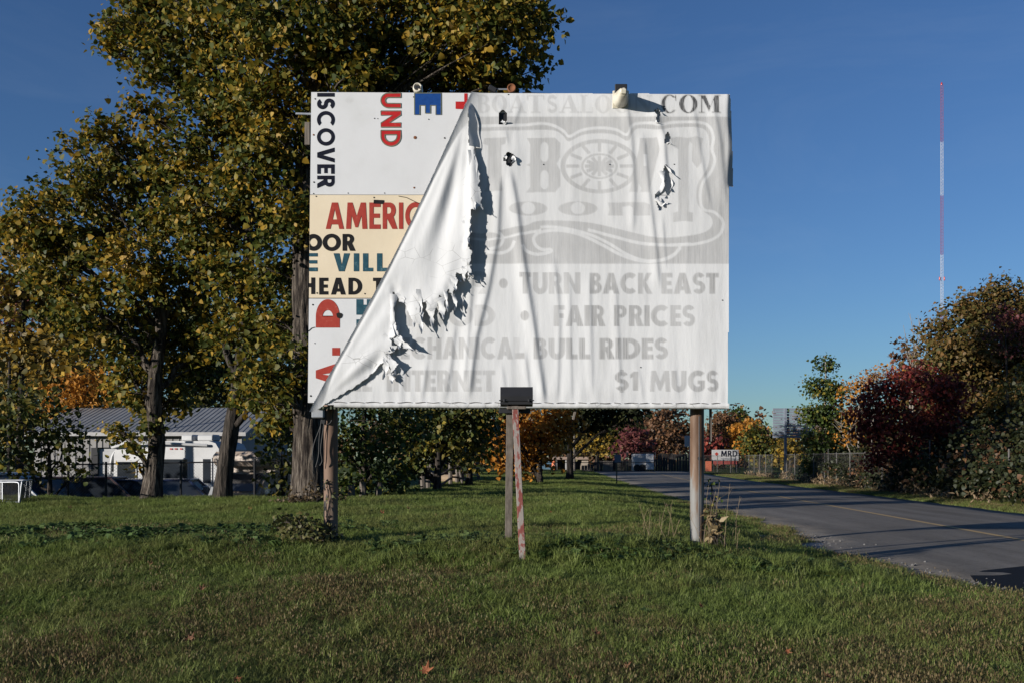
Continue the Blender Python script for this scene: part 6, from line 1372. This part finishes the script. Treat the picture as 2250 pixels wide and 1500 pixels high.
n_ = 16000; y = r.uniform(16, 86, n_); x = xr(y)+.25+r.uniform(0, 1, n_)**.8*(2.2-.0*y); put(x, y, r.uniform(1.0, 1.6, n_), np.where(r.random(n_) < .2, 6+r.integers(0, 3, n_), r.integers(0, 6, n_)))
# rank tufts and broad leaved weeds in the unmown strip under the board
n_ = 9000; y = r.uniform(9.9, 12.4, n_); x = r.uniform(-7, 4.2, n_)
band = np.exp(-((y-(10.75+.22*np.sin(x*1.1)))/.42)**2)*np.where(x < -1.6, .15, 1.0); k = (r.random(n_) < band*(.55+.35*fnoise(x, y, .7, 5))) & inl(x, y)
put(x[k], y[k], r.uniform(.4, .85, k.sum()), 9+r.integers(0, 3, k.sum()))
n_ = 16000; y = r.uniform(10.2, 13.8, n_); x = r.uniform(-8, 4.2, n_)
band = np.where(x > -1.5, np.exp(-((y-11.0)/.5)**2), np.where(x < -2.9, np.exp(-((y-12.4)/.9)**2), .1)); k = (r.random(n_) < band*(.5+.45*fnoise(x, y, .8, 7))) & inl(x, y)
put(x[k], y[k], r.uniform(.8, 1.5, k.sum()), 12+r.integers(0, 3, k.sum()))
x, y = samp(r, 6, 10, 3.5); k = inl(x, y); put(x[k], y[k], r.uniform(.4, .8, k.sum()), 12+r.integers(0, 3, k.sum()))
x, y = samp(r, 6, 20, 2.2); k = inl(x, y); put(x[k], y[k], r.uniform(.4, .75, k.sum()), 9+r.integers(0, 3, k.sum()))
# fringe spilling over the road edge
n_ = 2600; y = r.uniform(8.5, 30, n_); x = eln(y)-r.uniform(-.03, .35, n_); put(x, y, r.uniform(.9, 1.5, n_), np.where(r.random(n_) < .25, 6+r.integers(0, 3, n_), r.integers(0, 6, n_)))
XS, YS, SCL, VID = map(np.concatenate, (XS, YS, SCL, VID))
scatter('lawn_grass', 'rough mown green and browning grass covering the lawn and road verges', allv, np.stack([XS, YS, H(XS, YS)-.008], -1), SCL, len(allv)-1-VID, 5)

# shrub and vine at the rusty post, dry weeds at the galvanised post
L_bush = leaf_mat('weedy_bush_leaf', [(0, (.035, .045, .014)), (.4, (.075, .08, .024)), (.7, (.12, .10, .035)), (1, (.06, .10, .025))], .25, nscale=3)
r_ = np.random.default_rng(300)
def bush(name, label, lobes, n, size, lm, stems, seed, narrow=False, spray=8, sigma=.05, cat='shrub'):
    r = np.random.default_rng(seed); b = np.mean([c for c, q in lobes], 0); b[2] = gz(b[0], b[1]); t = thing(name, label, cat, b)
    V, Fc, heads = foliage(r, lobes, n, size, spray, sigma, narrow, up=.6, hang=.2); mk('foliage', V, Fc, lm, t); mb = MB()
    for hd in heads:
        for e in hd[r.choice(len(hd), min(stems, len(hd)), replace=False)]:
            s = np.array((b[0]+r.normal(0, .08), b[1]+r.normal(0, .06), b[2]-.03)); mb.tube(curve_pts([s, lerp(s, e, .5)+np.array((0, 0, .06))+r.normal(size=3)*.03, e], 4), [.005]*9, 4, False)
    mb.build('stems', M_twig, t); return t
bush('post_shrub', 'brownish green shrub growing round the foot of the rusty post', [(W(640, 1170, 11.35), .24), (W(690, 1160, 11.4), .22), (W(665, 1195, 11.2), .24), (W(715, 1180, 11.35), .2), (W(625, 1140, 11.5), .14), (W(660, 1140, 11.5), .15), (W(700, 1205, 11.1), .15), (W(735, 1195, 11.4), .10), (W(610, 1205, 11.2), .10)], 4200, .042, L_bush, 9, 301)
bush('post_vine', 'thin vine with small leaves climbing the rusty post', [(W(718, 1130, PD-.11), np.array((.06, .04, .10))), (W(731, 1100, PD-.11), np.array((.07, .04, .12))), (W(728, 1070, PD-.11), np.array((.06, .04, .08))), (W(712, 1160, PD-.12), np.array((.08, .05, .1)))], 2600, .03, L_bush, 5, 302)
bush('trunk_weeds', 'brown dry weeds round the foot of the thick maple trunk', [(W(650, 1095, 18.6), np.array((.35, .3, .18))), (W(690, 1090, 18.7), np.array((.35, .3, .22))), (W(745, 1085, 19.2), np.array((.3, .3, .2))), (W(620, 1105, 19), np.array((.3, .3, .14)))], 1700, .05, leaf_mat('brown_weed_leaf', [(0, (.06, .04, .02)), (.6, (.11, .075, .04)), (1, (.06, .06, .02))], .2), 8, 303)
bush('ivy_clump', 'green ivy sprig climbing beside the galvanised post', [(W(1567, 1090, 11.75), np.array((.05, .05, .12))), (W(1572, 1125, 11.75), np.array((.06, .05, .12))), (W(1580, 1160, 11.7), np.array((.10, .08, .10))), (W(1566, 1060, 11.8), np.array((.03, .03, .05)))], 2600, .035, L_green, 6, 304)
bush('dry_stalks', 'straw coloured dry grass stalks against the galvanised post', [(W(1562, 1150, 11.62), np.array((.06, .05, .2))), (W(1574, 1170, 11.6), np.array((.07, .05, .12)))], 4200, .11, leaf_mat('straw', [(0, (.14, .10, .05)), (.6, (.22, .16, .08)), (1, (.27, .21, .12))], .2), 8, 305, True, 6, .03)
mb = MB()
for k in range(26):
    px = r_.choice([1425, 1450, 1470, 1560, 1572, 1590, 1605, 1560, 1566])+r_.normal(0, 8); D = r_.uniform(11.3, 12.4); b = np.array(at(px, D)); h = r_.uniform(.25, .55)*(1.5 if px > 1545 and r_.random() < .4 else 1); tp_ = b+np.array((r_.normal(0, .09), r_.normal(0, .05), h))
    p = curve_pts([b, lerp(b, tp_, .6)+r_.normal(size=3)*.015, tp_], 5); mb.tube(p, np.linspace(.0035, .0015, len(p)), 3, False)
    for q in range(3): s = p[r_.integers(4, len(p)-1)]; mb.tube([s, s+np.array((r_.normal(0, .05), 0, r_.uniform(.02, .10)))], .0014, 3, False)
tag(mb.build('weed_stems', M('straw_stem', (.15, .11, .065), .8, 9)), 'thin dry weed stems standing in the strip near the galvanised post', 'weeds', kind='stuff')

# fallen maple leaves lying on the lawn
ml = []
for k in range(5):
    a0 = math.radians(90+(k-2)*62); rr = (.62, .9, 1.0, .9, .62)[k]
    ml += [(.42*math.cos(a0-.36), .42*math.sin(a0-.36)), (rr*.72*math.cos(a0-.16), rr*.72*math.sin(a0-.16)), (rr*math.cos(a0), rr*math.sin(a0)), (rr*.72*math.cos(a0+.16), rr*.72*math.sin(a0+.16)), (.42*math.cos(a0+.36), .42*math.sin(a0+.36))]
ml += [(.1, -.25), (.02, -.6), (-.02, -.6), (-.1, -.25)]
ml = np.array(ml[::-1][4:]+[])[::-1] if False else np.array(ml)
M_fl = M('dead_leaf', [(.3, (.07, .03, .015)), (.7, (.15, .065, .03))], .8, 12); M_fo = M('orange_dead_leaf', [(.3, (.13, .04, .018)), (.7, (.22, .08, .03))], .8, 12)
spots = [(416, 1406, 1.5), (936, 1474, 1.6), (1312, 1394, 1.2), (1372, 1466, 1.2), (1730, 1432, .8), (1540, 1332, .8), (444, 1294, 1.1), (520, 1494, 1.0), (420, 1210, 1.1), (1820, 1488, 1.0), (548, 1120, 1.0), (155, 1118, 1.0), (208, 1121, .9), (840, 1128, 1.0), (520, 1178, .8), (898, 1120, .8), (1690, 1158, .9), (1255, 1492, .8), (330, 1240, .8), (1210, 1125, .7)]
FL = ['curled brown in the near grass at the lower left', 'large and orange at the bottom edge below the rusty post', 'reddish, in the near grass below the leaning timber posts', 'brown, at the bottom edge below the board middle', 'small and orange in the near grass at the lower right', 'small, below the galvanised post', 'brown, on the lawn left of the post shrub', 'orange, cut by the bottom edge left of the rusty post',
      'dull brown in the rank weeds left of the post shrub', 'brown, at the bottom edge in the lower right', 'orange, on the lawn crest before the slender maple', 'brown, on the lawn crest at the far left', 'pale, on the lawn crest before the left maple', 'orange, on the lawn behind the rusty post', 'small brown in the weeds before the slender maple', 'far out on the lawn between rusty post and timber posts', 'orange, on the grass beside the road edge', 'small brown at the bottom edge below the timber posts', 'small brown at the left below the rank weeds', 'tiny, far out on the lawn right of the timber posts']
for k, (px, py, s) in enumerate(spots):
    D = np.interp(py, [1110, 1125, 1150, 1190, 1250, 1376, 1500], [20.5, 17, 14, 11.5, 10, 8, 6.5]); x = (px-CX)/F*D
    for it in range(30):
        zz = gz(x, D); pj = HY-(zz+.05-CZ)*F/D; D += (pj-py)*.004*(D/8); x = (px-CX)/F*D
    sc = .043*s*(1 if D < 12 else 1.25); q = np.array(ml)*sc; zz_ = .35*(q[:, 0]**2+q[:, 1]**2)/sc*rng.uniform(1.6, 3.4)+.25*np.abs(q[:, 0])
    P = np.c_[q, zz_]; R3 = np.array((Matrix.Rotation(rng.uniform(0, 6.28), 3, 'Z') @ Matrix.Rotation(rng.uniform(.5, 1.1), 3, 'X')) ) if True else None
    P = P@(np.array(Matrix.Rotation(rng.uniform(-.4, .4), 3, 'Z')@Matrix.Rotation(rng.uniform(.4, 1.0), 3, 'X')@Matrix.Rotation(rng.uniform(0, 6.28), 3, 'Z'))).T
    n_ = len(P); o = mk('fallen_leaf', np.vstack([[P.mean(0)*0+np.array((0, 0, 0))], P]), [(0, 1+i, 1+(i+1) % n_) for i in range(n_)], M_fo if k % 3 == 1 else M_fl)
    o.location = (float(x), float(D), gz(x, D)+.055); tag(o, 'dead maple leaf '+FL[k], 'leaf', 'fallen leaves on the lawn')
